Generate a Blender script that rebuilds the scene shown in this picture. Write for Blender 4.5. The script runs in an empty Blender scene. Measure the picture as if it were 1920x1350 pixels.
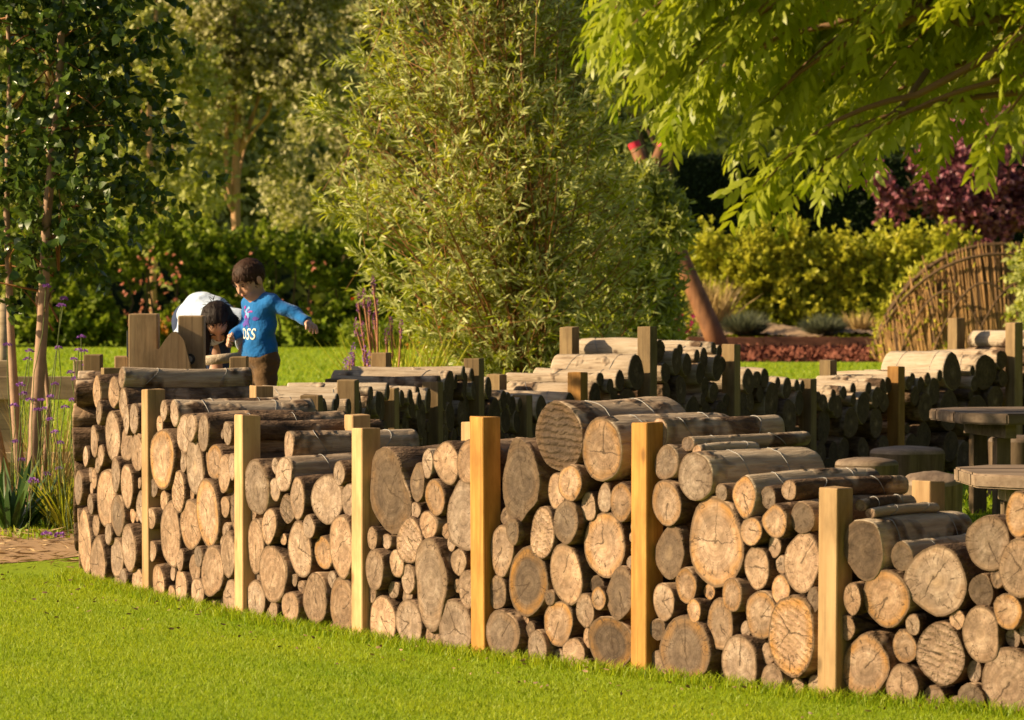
import bpy, bmesh, math, random
import numpy as np
from mathutils import Vector, Matrix
from mathutils.bvhtree import BVHTree
random.seed(7); rng = np.random.default_rng(7)
S = bpy.context.scene
COL = S.collection
R = math.radians

# ------------------------------------------------------------------ camera
CAM_H, FPX, PITCH = 1.8, 7500.0, math.atan(202 / 7500.0)
cd = bpy.data.cameras.new('camera'); cam = bpy.data.objects.new('camera', cd); COL.objects.link(cam)
cd.sensor_fit = 'HORIZONTAL'; cd.sensor_width = 36.0; cd.lens = 36.0 * FPX / 1920.0
cd.clip_start = 0.5; cd.clip_end = 2000
cam.location = (0, 0, CAM_H); cam.rotation_euler = (math.pi / 2 - PITCH, 0, 0)
cd.dof.use_dof = True; cd.dof.focus_distance = 20.5; cd.dof.aperture_fstop = 7.6
S.camera = cam

# ------------------------------------------------------------------ sky and sun (late afternoon, from the left)
SUN_B, SUN_E = R(84), R(27)          # angle from "behind the camera" towards the left; elevation
sun_dir = Vector((-math.sin(SUN_B) * math.cos(SUN_E), -math.cos(SUN_B) * math.cos(SUN_E), math.sin(SUN_E)))
W = bpy.data.worlds.new('World'); S.world = W; W.use_nodes = True
wn = W.node_tree.nodes; wl = W.node_tree.links
bg = wn['Background']; bg.inputs['Strength'].default_value = 0.05
sky = wn.new('ShaderNodeTexSky'); sky.sky_type = 'NISHITA'; sky.sun_disc = False
sky.sun_elevation = SUN_E; sky.sun_rotation = math.atan2(sun_dir.x, sun_dir.y); sky.dust_density = 2.5; sky.ozone_density = 0.6
wl.new(sky.outputs[0], bg.inputs['Color'])
sl = bpy.data.lights.new('sun', 'SUN'); sl.energy = 5.0; sl.angle = R(0.6); sl.color = (1.0, 0.775, 0.47)
so = bpy.data.objects.new('sun', sl); COL.objects.link(so)
so.rotation_euler = sun_dir.to_track_quat('Z', 'Y').to_euler(); so.location = sun_dir * 80
S.view_settings.view_transform = 'Standard'; S.view_settings.look = 'None'
S.view_settings.exposure = 0.97; S.view_settings.gamma = 1.0
S.render.engine = 'CYCLES'
S.cycles.use_denoising = True; S.cycles.max_bounces = 6; S.cycles.transparent_max_bounces = 8
S.cycles.diffuse_bounces = 3; S.cycles.glossy_bounces = 2; S.cycles.transmission_bounces = 4

# ------------------------------------------------------------------ helpers
def at(x, y, d):
    """the place d metres into the garden that the survey photograph shows at (x, y)"""
    a, b = (x - 960) / FPX, -(y - 675) / FPX
    c, s = math.cos(PITCH), math.sin(PITCH)
    ry, rz = c + b * s, -s + b * c
    k = d / ry
    return Vector((a * k, d, CAM_H + rz * k))

def link(o, parent=None):
    COL.objects.link(o)
    if parent is not None: o.parent = parent
    return o

def tag(o, label=None, cat=None, group=None, kind=None):
    if label: o['label'] = label
    if cat: o['category'] = cat
    if group: o['group'] = group
    if kind: o['kind'] = kind
    return o

def empty(name, loc=(0, 0, 0), rz=0.0, parent=None):
    o = bpy.data.objects.new(name, None); o.location = loc; o.rotation_euler = (0, 0, rz); o.empty_display_size = .2
    return link(o, parent)

def mesh_np(name, V, F, mats, parent=None, smooth=False, attr=None, midx=None):
    """V (n,3); F (m,k) array or list of index lists"""
    V = np.asarray(V, dtype=np.float32)
    me = bpy.data.meshes.new(name)
    if isinstance(F, np.ndarray) and F.ndim == 2:
        m, k = F.shape
        me.vertices.add(len(V)); me.vertices.foreach_set('co', V.ravel())
        me.loops.add(m * k); me.loops.foreach_set('vertex_index', F.astype(np.int32).ravel())
        me.polygons.add(m); me.polygons.foreach_set('loop_start', (np.arange(m) * k).astype(np.int32))
        me.update(calc_edges=True)
    else:
        me.from_pydata(V.tolist(), [], [list(map(int, f)) for f in F]); me.update()
    if not isinstance(mats, (list, tuple)): mats = [mats]
    for mt in mats: me.materials.append(mt)
    if midx is not None: me.polygons.foreach_set('material_index', np.asarray(midx, dtype=np.int32))
    if smooth: me.polygons.foreach_set('use_smooth', np.ones(len(me.polygons), dtype=bool))
    if attr:
        for an, av in attr.items():
            at_ = me.attributes.new(an, 'FLOAT', 'POINT'); at_.data.foreach_set('value', np.asarray(av, dtype=np.float32))
    o = bpy.data.objects.new(name, me)
    return link(o, parent)

class MB:
    """collects pieces into one mesh"""
    def __init__(s): s.v = []; s.f = []; s.a = []
    def add(s, V, F):
        n = len(s.v); s.v += [tuple(p) for p in V]; s.f += [[i + n for i in f] for f in F]; return s
    def box(s, lo, hi, rot=0.0, piv=None, bev=0.0):
        bm = bmesh.new(); bmesh.ops.create_cube(bm, size=1)
        lo = Vector(lo); hi = Vector(hi); c = (lo + hi) / 2; d = hi - lo
        for v in bm.verts: v.co = Vector((v.co.x * d.x, v.co.y * d.y, v.co.z * d.z))
        if bev: bmesh.ops.bevel(bm, geom=bm.edges[:], offset=bev, segments=2, affect='EDGES', profile=.6)
        M = Matrix.Rotation(rot, 3, 'Z')
        bm.verts.ensure_lookup_table()
        V = [(M @ v.co) + c for v in bm.verts]; F = [[v.index for v in f.verts] for f in bm.faces]; bm.free()
        return s.add(V, F)
    def tube(s, path, rad, n=6, cap=True):
        V, F = tube(path, rad, n, cap); return s.add(V, F)
    def build(s, name, mat, parent=None, smooth=False):
        return mesh_np(name, np.array(s.v), s.f, mat, parent, smooth)

def tube(path, rad, n=6, cap=True):
    P = [Vector(p) for p in path]
    if not hasattr(rad, '__len__'): rad = [rad] * len(P)
    V = []; F = []; up = None
    for i, p in enumerate(P):
        t = (P[min(i + 1, len(P) - 1)] - P[max(i - 1, 0)]).normalized()
        if up is None: up = Vector((0, 0, 1)) if abs(t.z) < .9 else Vector((1, 0, 0))
        a = t.cross(up)
        if a.length < 1e-4: a = t.cross(Vector((0, 1, 0)))
        a.normalize(); b = a.cross(t).normalized(); up = b
        for k in range(n):
            q = 2 * math.pi * k / n
            V.append(p + a * (rad[i] * math.cos(q)) + b * (rad[i] * math.sin(q)))
    for i in range(len(P) - 1):
        for k in range(n):
            F.append([i * n + k, i * n + (k + 1) % n, (i + 1) * n + (k + 1) % n, (i + 1) * n + k])
    if cap:
        F.append(list(range(n))[::-1]); F.append([(len(P) - 1) * n + k for k in range(n)])
    return V, F

def unit(a): return a / np.maximum(np.linalg.norm(a, axis=-1, keepdims=True), 1e-9)

def leaves_mesh(name, P, D, L, Wd, mat, parent=None, N=None, shape='lance', curl=.15, tint=None, r=rng):
    """many leaves as one mesh: P base points, D directions, L lengths, Wd widths"""
    n = len(P); P = np.asarray(P, float); D = unit(np.asarray(D, float))
    if N is None: N = r.normal(size=(n, 3))
    A = unit(np.cross(D, N)); B = unit(np.cross(A, D))
    L = np.broadcast_to(L, (n,)); Wd = np.broadcast_to(Wd, (n,))
    if shape == 'lance': T = [(0, 0), (.32, -.5), (.32, .5), (.7, -.36), (.7, .36), (1, 0)]
    elif shape == 'heart': T = [(0, 0), (.2, -.5), (.2, .5), (.55, -.42), (.55, .42), (1, 0)]
    else: T = [(0, 0), (.3, -.48), (.3, .48), (.72, -.42), (.72, .42), (1, 0)]
    V = np.empty((n, 6, 3))
    c = curl * (0.4 + 1.2 * r.random(n))
    fold = .25
    for i, (u, v) in enumerate(T):
        V[:, i] = P + D * (u * L)[:, None] + A * (v * Wd)[:, None] + B * ((-c * u * u * L) + abs(v) * fold * Wd)[:, None]
    base = (np.arange(n) * 6)[:, None]
    F = np.concatenate([base + np.array([[0, 1, 2]]), base + np.array([[1, 3, 2]]), base + np.array([[2, 3, 4]]), base + np.array([[3, 5, 4]])], 0)
    if tint is None: tint = r.random(n)
    return mesh_np(name, V.reshape(-1, 3), F, mat, parent, False, {'tint': np.repeat(tint, 6)})

# ------------------------------------------------------------------ materials
def nmat(name):
    m = bpy.data.materials.new(name); m.use_nodes = True
    nt = m.node_tree; return m, nt, nt.nodes, nt.links, nt.nodes['Principled BSDF']
def N_(ns, t, **kw):
    n = ns.new(t)
    for k, v in kw.items(): setattr(n, k, v)
    return n
def mixc(ns, ls, f, a, b, mode='MIX'):
    n = ns.new('ShaderNodeMix'); n.data_type = 'RGBA'; n.blend_type = mode
    for s_, v in ((n.inputs[0], f), (n.inputs[6], a), (n.inputs[7], b)):
        if hasattr(v, 'is_output'): ls.new(v, s_)
        elif isinstance(v, (int, float)): s_.default_value = v
        else: s_.default_value = (*v, 1)
    return n.outputs[2]
def math_(ns, ls, op, a, b=None, c=None, clamp=False):
    n = ns.new('ShaderNodeMath'); n.operation = op; n.use_clamp = clamp
    for i, v in enumerate((a, b, c)):
        if v is None: continue
        if hasattr(v, 'is_output'): ls.new(v, n.inputs[i])
        else: n.inputs[i].default_value = v
    return n.outputs[0]
def noise(ns, ls, vec, scale, detail=3, rough=.55, dim='3D'):
    n = ns.new('ShaderNodeTexNoise'); n.noise_dimensions = dim
    n.inputs['Scale'].default_value = scale; n.inputs['Detail'].default_value = detail; n.inputs['Roughness'].default_value = rough
    if vec is not None: ls.new(vec, n.inputs['Vector'])
    return n.outputs[0]
def ramp(ns, ls, f, stops):
    n = ns.new('ShaderNodeValToRGB'); e = n.color_ramp.elements
    while len(e) < len(stops): e.new(.5)
    for i, (p, c) in enumerate(stops):
        e[i].position = p; e[i].color = (*c, 1) if len(c) == 3 else c
    if hasattr(f, 'is_output'): ls.new(f, n.inputs[0])
    return n.outputs[0]
def mapping(ns, ls, vec, scale, loc=(0, 0, 0)):
    n = ns.new('ShaderNodeMapping'); n.inputs['Scale'].default_value = scale; n.inputs['Location'].default_value = loc
    ls.new(vec, n.inputs[0]); return n.outputs[0]
def bump(ns, ls, h, strength, dist, bsdf):
    n = ns.new('ShaderNodeBump'); n.inputs['Strength'].default_value = strength; n.inputs['Distance'].default_value = dist
    ls.new(h, n.inputs['Height']); ls.new(n.outputs[0], bsdf.inputs['Normal'])

def plain(name, col, rough=.7, spec=.3, var=.25, scale=6.0, bmp=0.0, metal=0.0):
    m, nt, ns, ls, b = nmat(name)
    tc = ns.new('ShaderNodeTexCoord')
    f = noise(ns, ls, tc.outputs['Object'], scale, 4)
    c = mixc(ns, ls, f, tuple(x * (1 - var) for x in col), tuple(min(1, x * (1 + var)) for x in col))
    ls.new(c, b.inputs['Base Color'])
    b.inputs['Roughness'].default_value = rough; b.inputs['Specular IOR Level'].default_value = spec; b.inputs['Metallic'].default_value = metal
    if bmp: bump(ns, ls, f, bmp, .01, b)
    return m

def leafmat(name, c1, c2, under=None, trans=.35, rough=.5, spec=.2, tcol=None, scale=1.2, zone=.5):
    """leaf colours vary leaf by leaf (tint) and a little in patches"""
    m, nt, ns, ls, b = nmat(name)
    a = ns.new('ShaderNodeAttribute'); a.attribute_name = 'tint'
    tc = ns.new('ShaderNodeTexCoord')
    f = noise(ns, ls, tc.outputs['Object'], scale, 2)
    f2 = math_(ns, ls, 'MULTIPLY_ADD', f, zone * 2, -zone)
    t = math_(ns, ls, 'ADD', a.outputs['Fac'], f2, clamp=True)
    c = mixc(ns, ls, t, c1, c2)
    if under:
        g = ns.new('ShaderNodeNewGeometry')
        c = mixc(ns, ls, g.outputs['Backfacing'], c, under)
    ls.new(c, b.inputs['Base Color']); b.inputs['Roughness'].default_value = rough; b.inputs['Specular IOR Level'].default_value = spec
    tr = ns.new('ShaderNodeBsdfTranslucent')
    if tcol: tr.inputs[0].default_value = (*tcol, 1)
    else: ls.new(c, tr.inputs[0])
    mx = ns.new('ShaderNodeMixShader'); mx.inputs[0].default_value = trans
    ls.new(b.outputs[0], mx.inputs[1]); ls.new(tr.outputs[0], mx.inputs[2])
    ls.new(mx.outputs[0], ns['Material Output'].inputs[0])
    return m

def timber(name, c1, c2, axis=2, gscale=30, rough=.65, knots=True):
    """sawn timber: grain along one local axis"""
    m, nt, ns, ls, b = nmat(name)
    tc = ns.new('ShaderNodeTexCoord'); oi = ns.new('ShaderNodeObjectInfo')
    ad = N_(ns, 'ShaderNodeVectorMath', operation='ADD'); ls.new(tc.outputs['Object'], ad.inputs[0])
    cb = ns.new('ShaderNodeCombineXYZ')
    for i in range(3): ls.new(math_(ns, ls, 'MULTIPLY', oi.outputs['Random'], 7.0 + i * 3), cb.inputs[i])
    ls.new(cb.outputs[0], ad.inputs[1]); v = ad.outputs[0]
    sc = [1, 1, 1]; sc[axis] = .06
    g = noise(ns, ls, mapping(ns, ls, v, sc), gscale, 5, .6)
    bs = [1.0, 1.0, 1.0]; bs[axis] = .35; big = noise(ns, ls, mapping(ns, ls, v, bs), 9.0, 4, .65)
    c = mixc(ns, ls, ramp(ns, ls, g, [(.3, (0, 0, 0)), (.7, (1, 1, 1))]), c1, c2)
    c = mixc(ns, ls, math_(ns, ls, 'MULTIPLY', ramp(ns, ls, big, [(.42, (0, 0, 0)), (.72, (1, 1, 1))]), .75), c, tuple(x * .55 for x in c1))
    kv = N_(ns, 'ShaderNodeTexVoronoi'); kv.inputs['Scale'].default_value = 6.5
    sk = [1.0, 1.0, 1.0]; sk[axis] = .45; ls.new(mapping(ns, ls, v, sk), kv.inputs['Vector'])
    kf = ramp(ns, ls, math_(ns, ls, 'MULTIPLY_ADD', g, .05, kv.outputs['Distance']), [(.07, (1, 1, 1)), (.15, (0, 0, 0))])
    c = mixc(ns, ls, math_(ns, ls, 'MULTIPLY', kf, .7), c, tuple(x * .32 for x in c1))
    streak = noise(ns, ls, mapping(ns, ls, v, [1.0 if k_ != axis else .02 for k_ in range(3)]), 55, 2)
    c = mixc(ns, ls, math_(ns, ls, 'MULTIPLY', ramp(ns, ls, streak, [(.60, (0, 0, 0)), (.68, (1, 1, 1))]), .45), c, tuple(x * .45 for x in c1))
    h = math_(ns, ls, 'MULTIPLY_ADD', oi.outputs['Random'], .5, .75)
    c = mixc(ns, ls, 1.0, c, h, 'MULTIPLY') if False else c
    hs = ns.new('ShaderNodeHueSaturation'); ls.new(h, hs.inputs['Value']); ls.new(c, hs.inputs['Color']); c = hs.outputs[0]
    ls.new(c, b.inputs['Base Color']); b.inputs['Roughness'].default_value = rough; b.inputs['Specular IOR Level'].default_value = .25
    bump(ns, ls, g, .5, .003, b)
    return m

def mat_bark():
    """log sides; object colour alpha = peeled (pale) share"""
    m, nt, ns, ls, b = nmat('log_bark')
    tc = ns.new('ShaderNodeTexCoord'); oi = ns.new('ShaderNodeObjectInfo')
    ad = N_(ns, 'ShaderNodeVectorMath', operation='ADD'); ls.new(tc.outputs['Object'], ad.inputs[0])
    cb = ns.new('ShaderNodeCombineXYZ')
    for i in range(3): ls.new(math_(ns, ls, 'MULTIPLY', oi.outputs['Random'], 11.0 + i * 5), cb.inputs[i])
    ls.new(cb.outputs[0], ad.inputs[1]); v = ad.outputs[0]
    long_ = noise(ns, ls, mapping(ns, ls, v, (1, .12, 1)), 42, 5, .65)
    plate = noise(ns, ls, mapping(ns, ls, v, (1, .35, 1)), 17, 4, .7)
    patch = noise(ns, ls, v, 3.2, 3, .6)
    knot = N_(ns, 'ShaderNodeTexVoronoi'); knot.inputs['Scale'].default_value = 5.0; ls.new(mapping(ns, ls, v, (1, .7, 1)), knot.inputs['Vector'])
    kn = ramp(ns, ls, knot.outputs['Distance'], [(.04, (1, 1, 1)), (.1, (0, 0, 0))])
    brown = ramp(ns, ls, plate, [(.28, (.022, .013, .008)), (.5, (.11, .068, .042)), (.75, (.25, .17, .11))])
    wood = ramp(ns, ls, long_, [(.28, (.12, .07, .04)), (.5, (.28, .18, .108)), (.75, (.47, .34, .225))])
    pale = ramp(ns, ls, long_, [(.22, (0.249, 0.177, 0.114)), (.5, (0.428, 0.346, 0.255)), (.8, (0.525, 0.456, 0.366))])
    pk = ns.new('ShaderNodeSeparateColor'); ls.new(oi.outputs['Color'], pk.inputs[0])
    al = oi.outputs['Alpha']
    w2 = mixc(ns, ls, al, wood, pale)
    th = math_(ns, ls, 'MULTIPLY_ADD', al, -.22, .62)           # how much bark is left
    lo = math_(ns, ls, 'SUBTRACT', th, patch); f = math_(ns, ls, 'MULTIPLY_ADD', lo, 14.0, .0, True)
    c = mixc(ns, ls, f, w2, brown)
    c = mixc(ns, ls, math_(ns, ls, 'MULTIPLY', kn, .75), c, (.06, .035, .02))
    ls.new(c, b.inputs['Base Color']); b.inputs['Roughness'].default_value = .85; b.inputs['Specular IOR Level'].default_value = .15
    hh = math_(ns, ls, 'ADD', math_(ns, ls, 'MULTIPLY', plate, math_(ns, ls, 'MULTIPLY_ADD', f, 1.6, .2)), math_(ns, ls, 'MULTIPLY', long_, .5))
    bump(ns, ls, hh, 1.0, .02, b)
    return m

def mat_end():
    """sawn log ends. object colour: R weathering, plus painted-in shade on the far wall, G orange sapwood rim, B saw marks"""
    m, nt, ns, ls, b = nmat('log_end_grain')
    tc = ns.new('ShaderNodeTexCoord'); oi = ns.new('ShaderNodeObjectInfo')
    sp = ns.new('ShaderNodeSeparateColor'); ls.new(oi.outputs['Color'], sp.inputs[0])
    rn = ns.new('ShaderNodeAttribute'); rn.attribute_name = 'rn'; rn = rn.outputs['Fac']
    rnd = oi.outputs['Random']
    sx = ns.new('ShaderNodeSeparateXYZ'); ls.new(tc.outputs['Object'], sx.inputs[0])
    off = math_(ns, ls, 'MULTIPLY_ADD', rnd, .03, -.015)
    px = math_(ns, ls, 'ADD', sx.outputs['X'], off); pz = math_(ns, ls, 'SUBTRACT', sx.outputs['Z'], off)
    cb = ns.new('ShaderNodeCombineXYZ'); ls.new(px, cb.inputs[0]); ls.new(pz, cb.inputs[1]); ls.new(math_(ns, ls, 'MULTIPLY', rnd, 37.0), cb.inputs[2])
    v = cb.outputs[0]
    wob = noise(ns, ls, v, 9, 3)
    rad = math_(ns, ls, 'SQRT', math_(ns, ls, 'ADD', math_(ns, ls, 'MULTIPLY', px, px), math_(ns, ls, 'MULTIPLY', pz, pz)))
    rw = math_(ns, ls, 'MULTIPLY_ADD', wob, .035, rad)
    rings = math_(ns, ls, 'MULTIPLY_ADD', math_(ns, ls, 'SINE', math_(ns, ls, 'MULTIPLY', rw, 520.0)), .5, .5)
    rings2 = math_(ns, ls, 'MULTIPLY_ADD', math_(ns, ls, 'SINE', math_(ns, ls, 'MULTIPLY', rw, 190.0)), .5, .5)
    fine = noise(ns, ls, v, 70, 4, .7); mid = noise(ns, ls, v, 14, 5, .72)
    ang = math_(ns, ls, 'ARCTAN2', pz, px)
    ca = ns.new('ShaderNodeCombineXYZ')
    ls.new(math_(ns, ls, 'COSINE', ang), ca.inputs[0]); ls.new(math_(ns, ls, 'SINE', ang), ca.inputs[1]); ls.new(math_(ns, ls, 'MULTIPLY_ADD', rnd, 53.0, math_(ns, ls, 'MULTIPLY', rad, 3.0)), ca.inputs[2])
    rays = noise(ns, ls, ca.outputs[0], 9, 3, .6)
    cr = noise(ns, ls, ca.outputs[0], 2.6, 2, .55)
    crack = None
    jag = math_(ns, ls, 'MULTIPLY_ADD', noise(ns, ls, v, 30, 2), .03, -.015)
    for k in range(3):
        aa = math_(ns, ls, 'MULTIPLY_ADD', rnd, 37.0 * (k + 1), 1.7 * k)
        ca_, sa_ = math_(ns, ls, 'COSINE', aa), math_(ns, ls, 'SINE', aa)
        dist = math_(ns, ls, 'ABSOLUTE', math_(ns, ls, 'ADD', jag, math_(ns, ls, 'SUBTRACT', math_(ns, ls, 'MULTIPLY', px, sa_), math_(ns, ls, 'MULTIPLY', pz, ca_))))
        along = math_(ns, ls, 'ADD', math_(ns, ls, 'MULTIPLY', px, ca_), math_(ns, ls, 'MULTIPLY', pz, sa_))
        wd = math_(ns, ls, 'MULTIPLY_ADD', rn, -.0036, .0044 - .0006 * k)
        one = math_(ns, ls, 'MULTIPLY', math_(ns, ls, 'LESS_THAN', dist, wd), math_(ns, ls, 'GREATER_THAN', along, -.008))
        one = math_(ns, ls, 'MULTIPLY', one, math_(ns, ls, 'GREATER_THAN', math_(ns, ls, 'FRACT', math_(ns, ls, 'MULTIPLY', rnd, 91.0 * k + 57.0)), .5))
        crack = one if crack is None else math_(ns, ls, 'MAXIMUM', crack, one)
    far = math_(ns, ls, 'MULTIPLY', math_(ns, ls, 'LESS_THAN', math_(ns, ls, 'ABSOLUTE', math_(ns, ls, 'SUBTRACT', cr, .5)), .007), math_(ns, ls, 'GREATER_THAN', rn, .45))
    crack = math_(ns, ls, 'MULTIPLY', math_(ns, ls, 'MAXIMUM', crack, far), .75)
    tan = ramp(ns, ls, mid, [(.25, (.165, .092, .050)), (.5, (.30, .185, .112)), (.75, (.48, .33, .22))])
    grey = ramp(ns, ls, mid, [(.25, (.125, .083, .058)), (.5, (.24, .172, .127)), (.75, (.40, .31, .24))])
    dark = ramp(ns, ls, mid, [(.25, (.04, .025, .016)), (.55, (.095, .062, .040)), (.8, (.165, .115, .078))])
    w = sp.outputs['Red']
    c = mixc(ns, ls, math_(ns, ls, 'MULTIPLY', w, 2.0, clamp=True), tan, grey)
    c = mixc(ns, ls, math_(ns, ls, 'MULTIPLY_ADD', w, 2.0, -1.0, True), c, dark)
    # sapwood rim
    rim = math_(ns, ls, 'MULTIPLY', ramp(ns, ls, math_(ns, ls, 'MULTIPLY_ADD', wob, .25, math_(ns, ls, 'ADD', rn, -.125)), [(.6, (0, 0, 0)), (.85, (1, 1, 1))]), math_(ns, ls, 'MULTIPLY', sp.outputs['Green'], ramp(ns, ls, noise(ns, ls, v, 11, 3), [(.3, (.15, .15, .15)), (.65, (.9, .9, .9))])))
    c = mixc(ns, ls, rim, c, (.31, .145, .03))
    core = ramp(ns, ls, math_(ns, ls, 'MULTIPLY_ADD', wob, .3, rn), [(.2, (1, 1, 1)), (.48, (0, 0, 0))])
    c = mixc(ns, ls, math_(ns, ls, 'MULTIPLY', core, math_(ns, ls, 'MULTIPLY', rnd, .5)), c, (.34, .23, .14))
    k = math_(ns, ls, 'ADD', math_(ns, ls, 'MULTIPLY', rings, .13), math_(ns, ls, 'ADD', math_(ns, ls, 'MULTIPLY', rings2, .17), math_(ns, ls, 'MULTIPLY', rays, .34)))
    k = math_(ns, ls, 'ADD', k, math_(ns, ls, 'MULTIPLY', fine, .3))
    hs = ns.new('ShaderNodeHueSaturation'); ls.new(math_(ns, ls, 'MULTIPLY_ADD', math_(ns, ls, 'SUBTRACT', rnd, .5), .6, math_(ns, ls, 'ADD', k, .56)), hs.inputs['Value']); ls.new(c, hs.inputs['Color'])
    c = hs.outputs[0]
    # chainsaw marks
    sa = math_(ns, ls, 'MULTIPLY', rnd, 1.2)
    lin = math_(ns, ls, 'ADD', math_(ns, ls, 'MULTIPLY', pz, 1.0), math_(ns, ls, 'MULTIPLY', math_(ns, ls, 'MULTIPLY', px, sa), .5))
    saw = math_(ns, ls, 'SINE', math_(ns, ls, 'MULTIPLY_ADD', math_(ns, ls, 'MULTIPLY_ADD', mid, .06, lin), 210.0, 0.0))
    sawn = math_(ns, ls, 'MULTIPLY', saw, sp.outputs['Blue'])
    c = mixc(ns, ls, math_(ns, ls, 'MULTIPLY', math_(ns, ls, 'MAXIMUM', math_(ns, ls, 'MULTIPLY', sawn, -1.0), 0.0), .22), c, (.10, .06, .035))
    st = noise(ns, ls, v, 4.5, 4, .7)
    c = mixc(ns, ls, math_(ns, ls, 'MULTIPLY', ramp(ns, ls, st, [(.48, (0, 0, 0)), (.68, (1, 1, 1))]), .6), c, (.115, .078, .052))
    edge = ramp(ns, ls, math_(ns, ls, 'MULTIPLY_ADD', fine, .06, rn), [(.945, (0, 0, 0)), (.99, (1, 1, 1))])
    c = mixc(ns, ls, math_(ns, ls, 'MULTIPLY', edge, .85), c, (.11, .07, .042))
    c = mixc(ns, ls, crack, c, (.055, .033, .02))
    ls.new(c, b.inputs['Base Color']); b.inputs['Roughness'].default_value = .8; b.inputs['Specular IOR Level'].default_value = .2
    hh = math_(ns, ls, 'ADD', math_(ns, ls, 'MULTIPLY', rays, .35), math_(ns, ls, 'MULTIPLY', rings2, .15))
    hh = math_(ns, ls, 'ADD', hh, math_(ns, ls, 'MULTIPLY', sawn, .9))
    hh = math_(ns, ls, 'SUBTRACT', math_(ns, ls, 'ADD', hh, math_(ns, ls, 'MULTIPLY', mid, .9)), math_(ns, ls, 'MULTIPLY', crack, 1.5))
    bump(ns, ls, hh, .75, .006, b)
    return m
M_BARK, M_END = mat_bark(), mat_end()
M_HONEY = timber('honey_pine', (.36, .165, .032), (.50, .255, .065))
M_PALE = timber('pale_pine', (.42, .255, .115), (.56, .37, .185))
M_OLD = timber('weathered_pine', (.20, .125, .055), (.31, .215, .105))
M_OAK = timber('heavy_timber', (.27, .17, .085), (.42, .29, .16), gscale=24)
M_GREYX = timber('grey_board', (.19, .14, .10), (.36, .28, .20), axis=0, gscale=26)
M_WIRE = plain('galvanised_wire', (.27, .26, .25), rough=.55, spec=.6, metal=.6, var=.1)
# ------------------------------------------------------------------ ground
def mat_ground():
    m, nt, ns, ls, b = nmat('lawn_soil')
    g = ns.new('ShaderNodeNewGeometry'); v = g.outputs['Position']
    f = noise(ns, ls, v, 1.1, 4); h = noise(ns, ls, v, 45, 4, .7)
    c = mixc(ns, ls, f, (.20, .31, .014), (.32, .38, .02))
    c = mixc(ns, ls, math_(ns, ls, 'MULTIPLY', h, .6), c, (.11, .18, .01))
    ls.new(c, b.inputs['Base Color']); b.inputs['Roughness'].default_value = .9; b.inputs['Specular IOR Level'].default_value = .1
    bump(ns, ls, h, .6, .03, b); return m
M_GROUND = mat_ground()
def grid(name, x0, x1, y0, y1, nx, ny, fz, mat):
    X, Y = np.meshgrid(np.linspace(x0, x1, nx), np.linspace(y0, y1, ny)); Z = fz(X, Y)
    V = np.stack([X, Y, Z], -1).reshape(-1, 3)
    i = np.arange(nx * ny).reshape(ny, nx)
    F = np.stack([i[:-1, :-1], i[:-1, 1:], i[1:, 1:], i[1:, :-1]], -1).reshape(-1, 4)
    return mesh_np(name, V, F, mat, None, True)
def gz(X, Y): return 0.0 * X
tag(grid('ground', -300, 300, -60, 500, 61, 57, gz, M_GROUND), kind='structure')

# wooded hillside that closes the view
M_HILL = plain('hillside_scrub', (.022, .034, .010), rough=1, spec=.05, var=.6, scale=.35, bmp=.5)
def hz(X, Y):
    t = np.clip((Y - 112) / 70, 0, 1)
    return -.3 + 34 * t * t * (3 - 2 * t) + 1.5 * np.sin(X * .21 + Y * .1) * t + 1.0 * np.sin(X * .53 - Y * .2) * t
tag(grid('hill', -130, 130, 110, 260, 90, 60, hz, M_HILL), kind='structure')

def blades(name, X, Y, hmean, wmean, mat, lean=.5, r=rng, cols=None):
    n = len(X); H = hmean * (.55 + .9 * r.random(n)); Wd = wmean * (.6 + .8 * r.random(n))
    a = r.random(n) * 2 * np.pi; q = r.random(n) * 2 * np.pi
    ln = lean * H * (.2 + r.random(n))
    V = np.empty((n, 5, 3)); cx, sx_ = np.cos(a) * Wd / 2, np.sin(a) * Wd / 2
    lx, ly = np.cos(q) * ln, np.sin(q) * ln
    for i, (s_, t) in enumerate(((-1, 0), (1, 0), (-.75, .55), (.75, .55), (0, 1))):
        V[:, i, 0] = X + s_ * cx + lx * t * t; V[:, i, 1] = Y + s_ * sx_ + ly * t * t; V[:, i, 2] = H * t * (1 - .12 * t) - .002
    b = (np.arange(n) * 5)[:, None]
    F = np.concatenate([b + np.array([[0, 1, 2]]), b + np.array([[1, 3, 2]]), b + np.array([[2, 3, 4]])], 0)
    t = r.random(n) if cols is None else cols
    return mesh_np(name, V.reshape(-1, 3), F, mat, None, False, {'tint': np.repeat(t, 5)})

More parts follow.
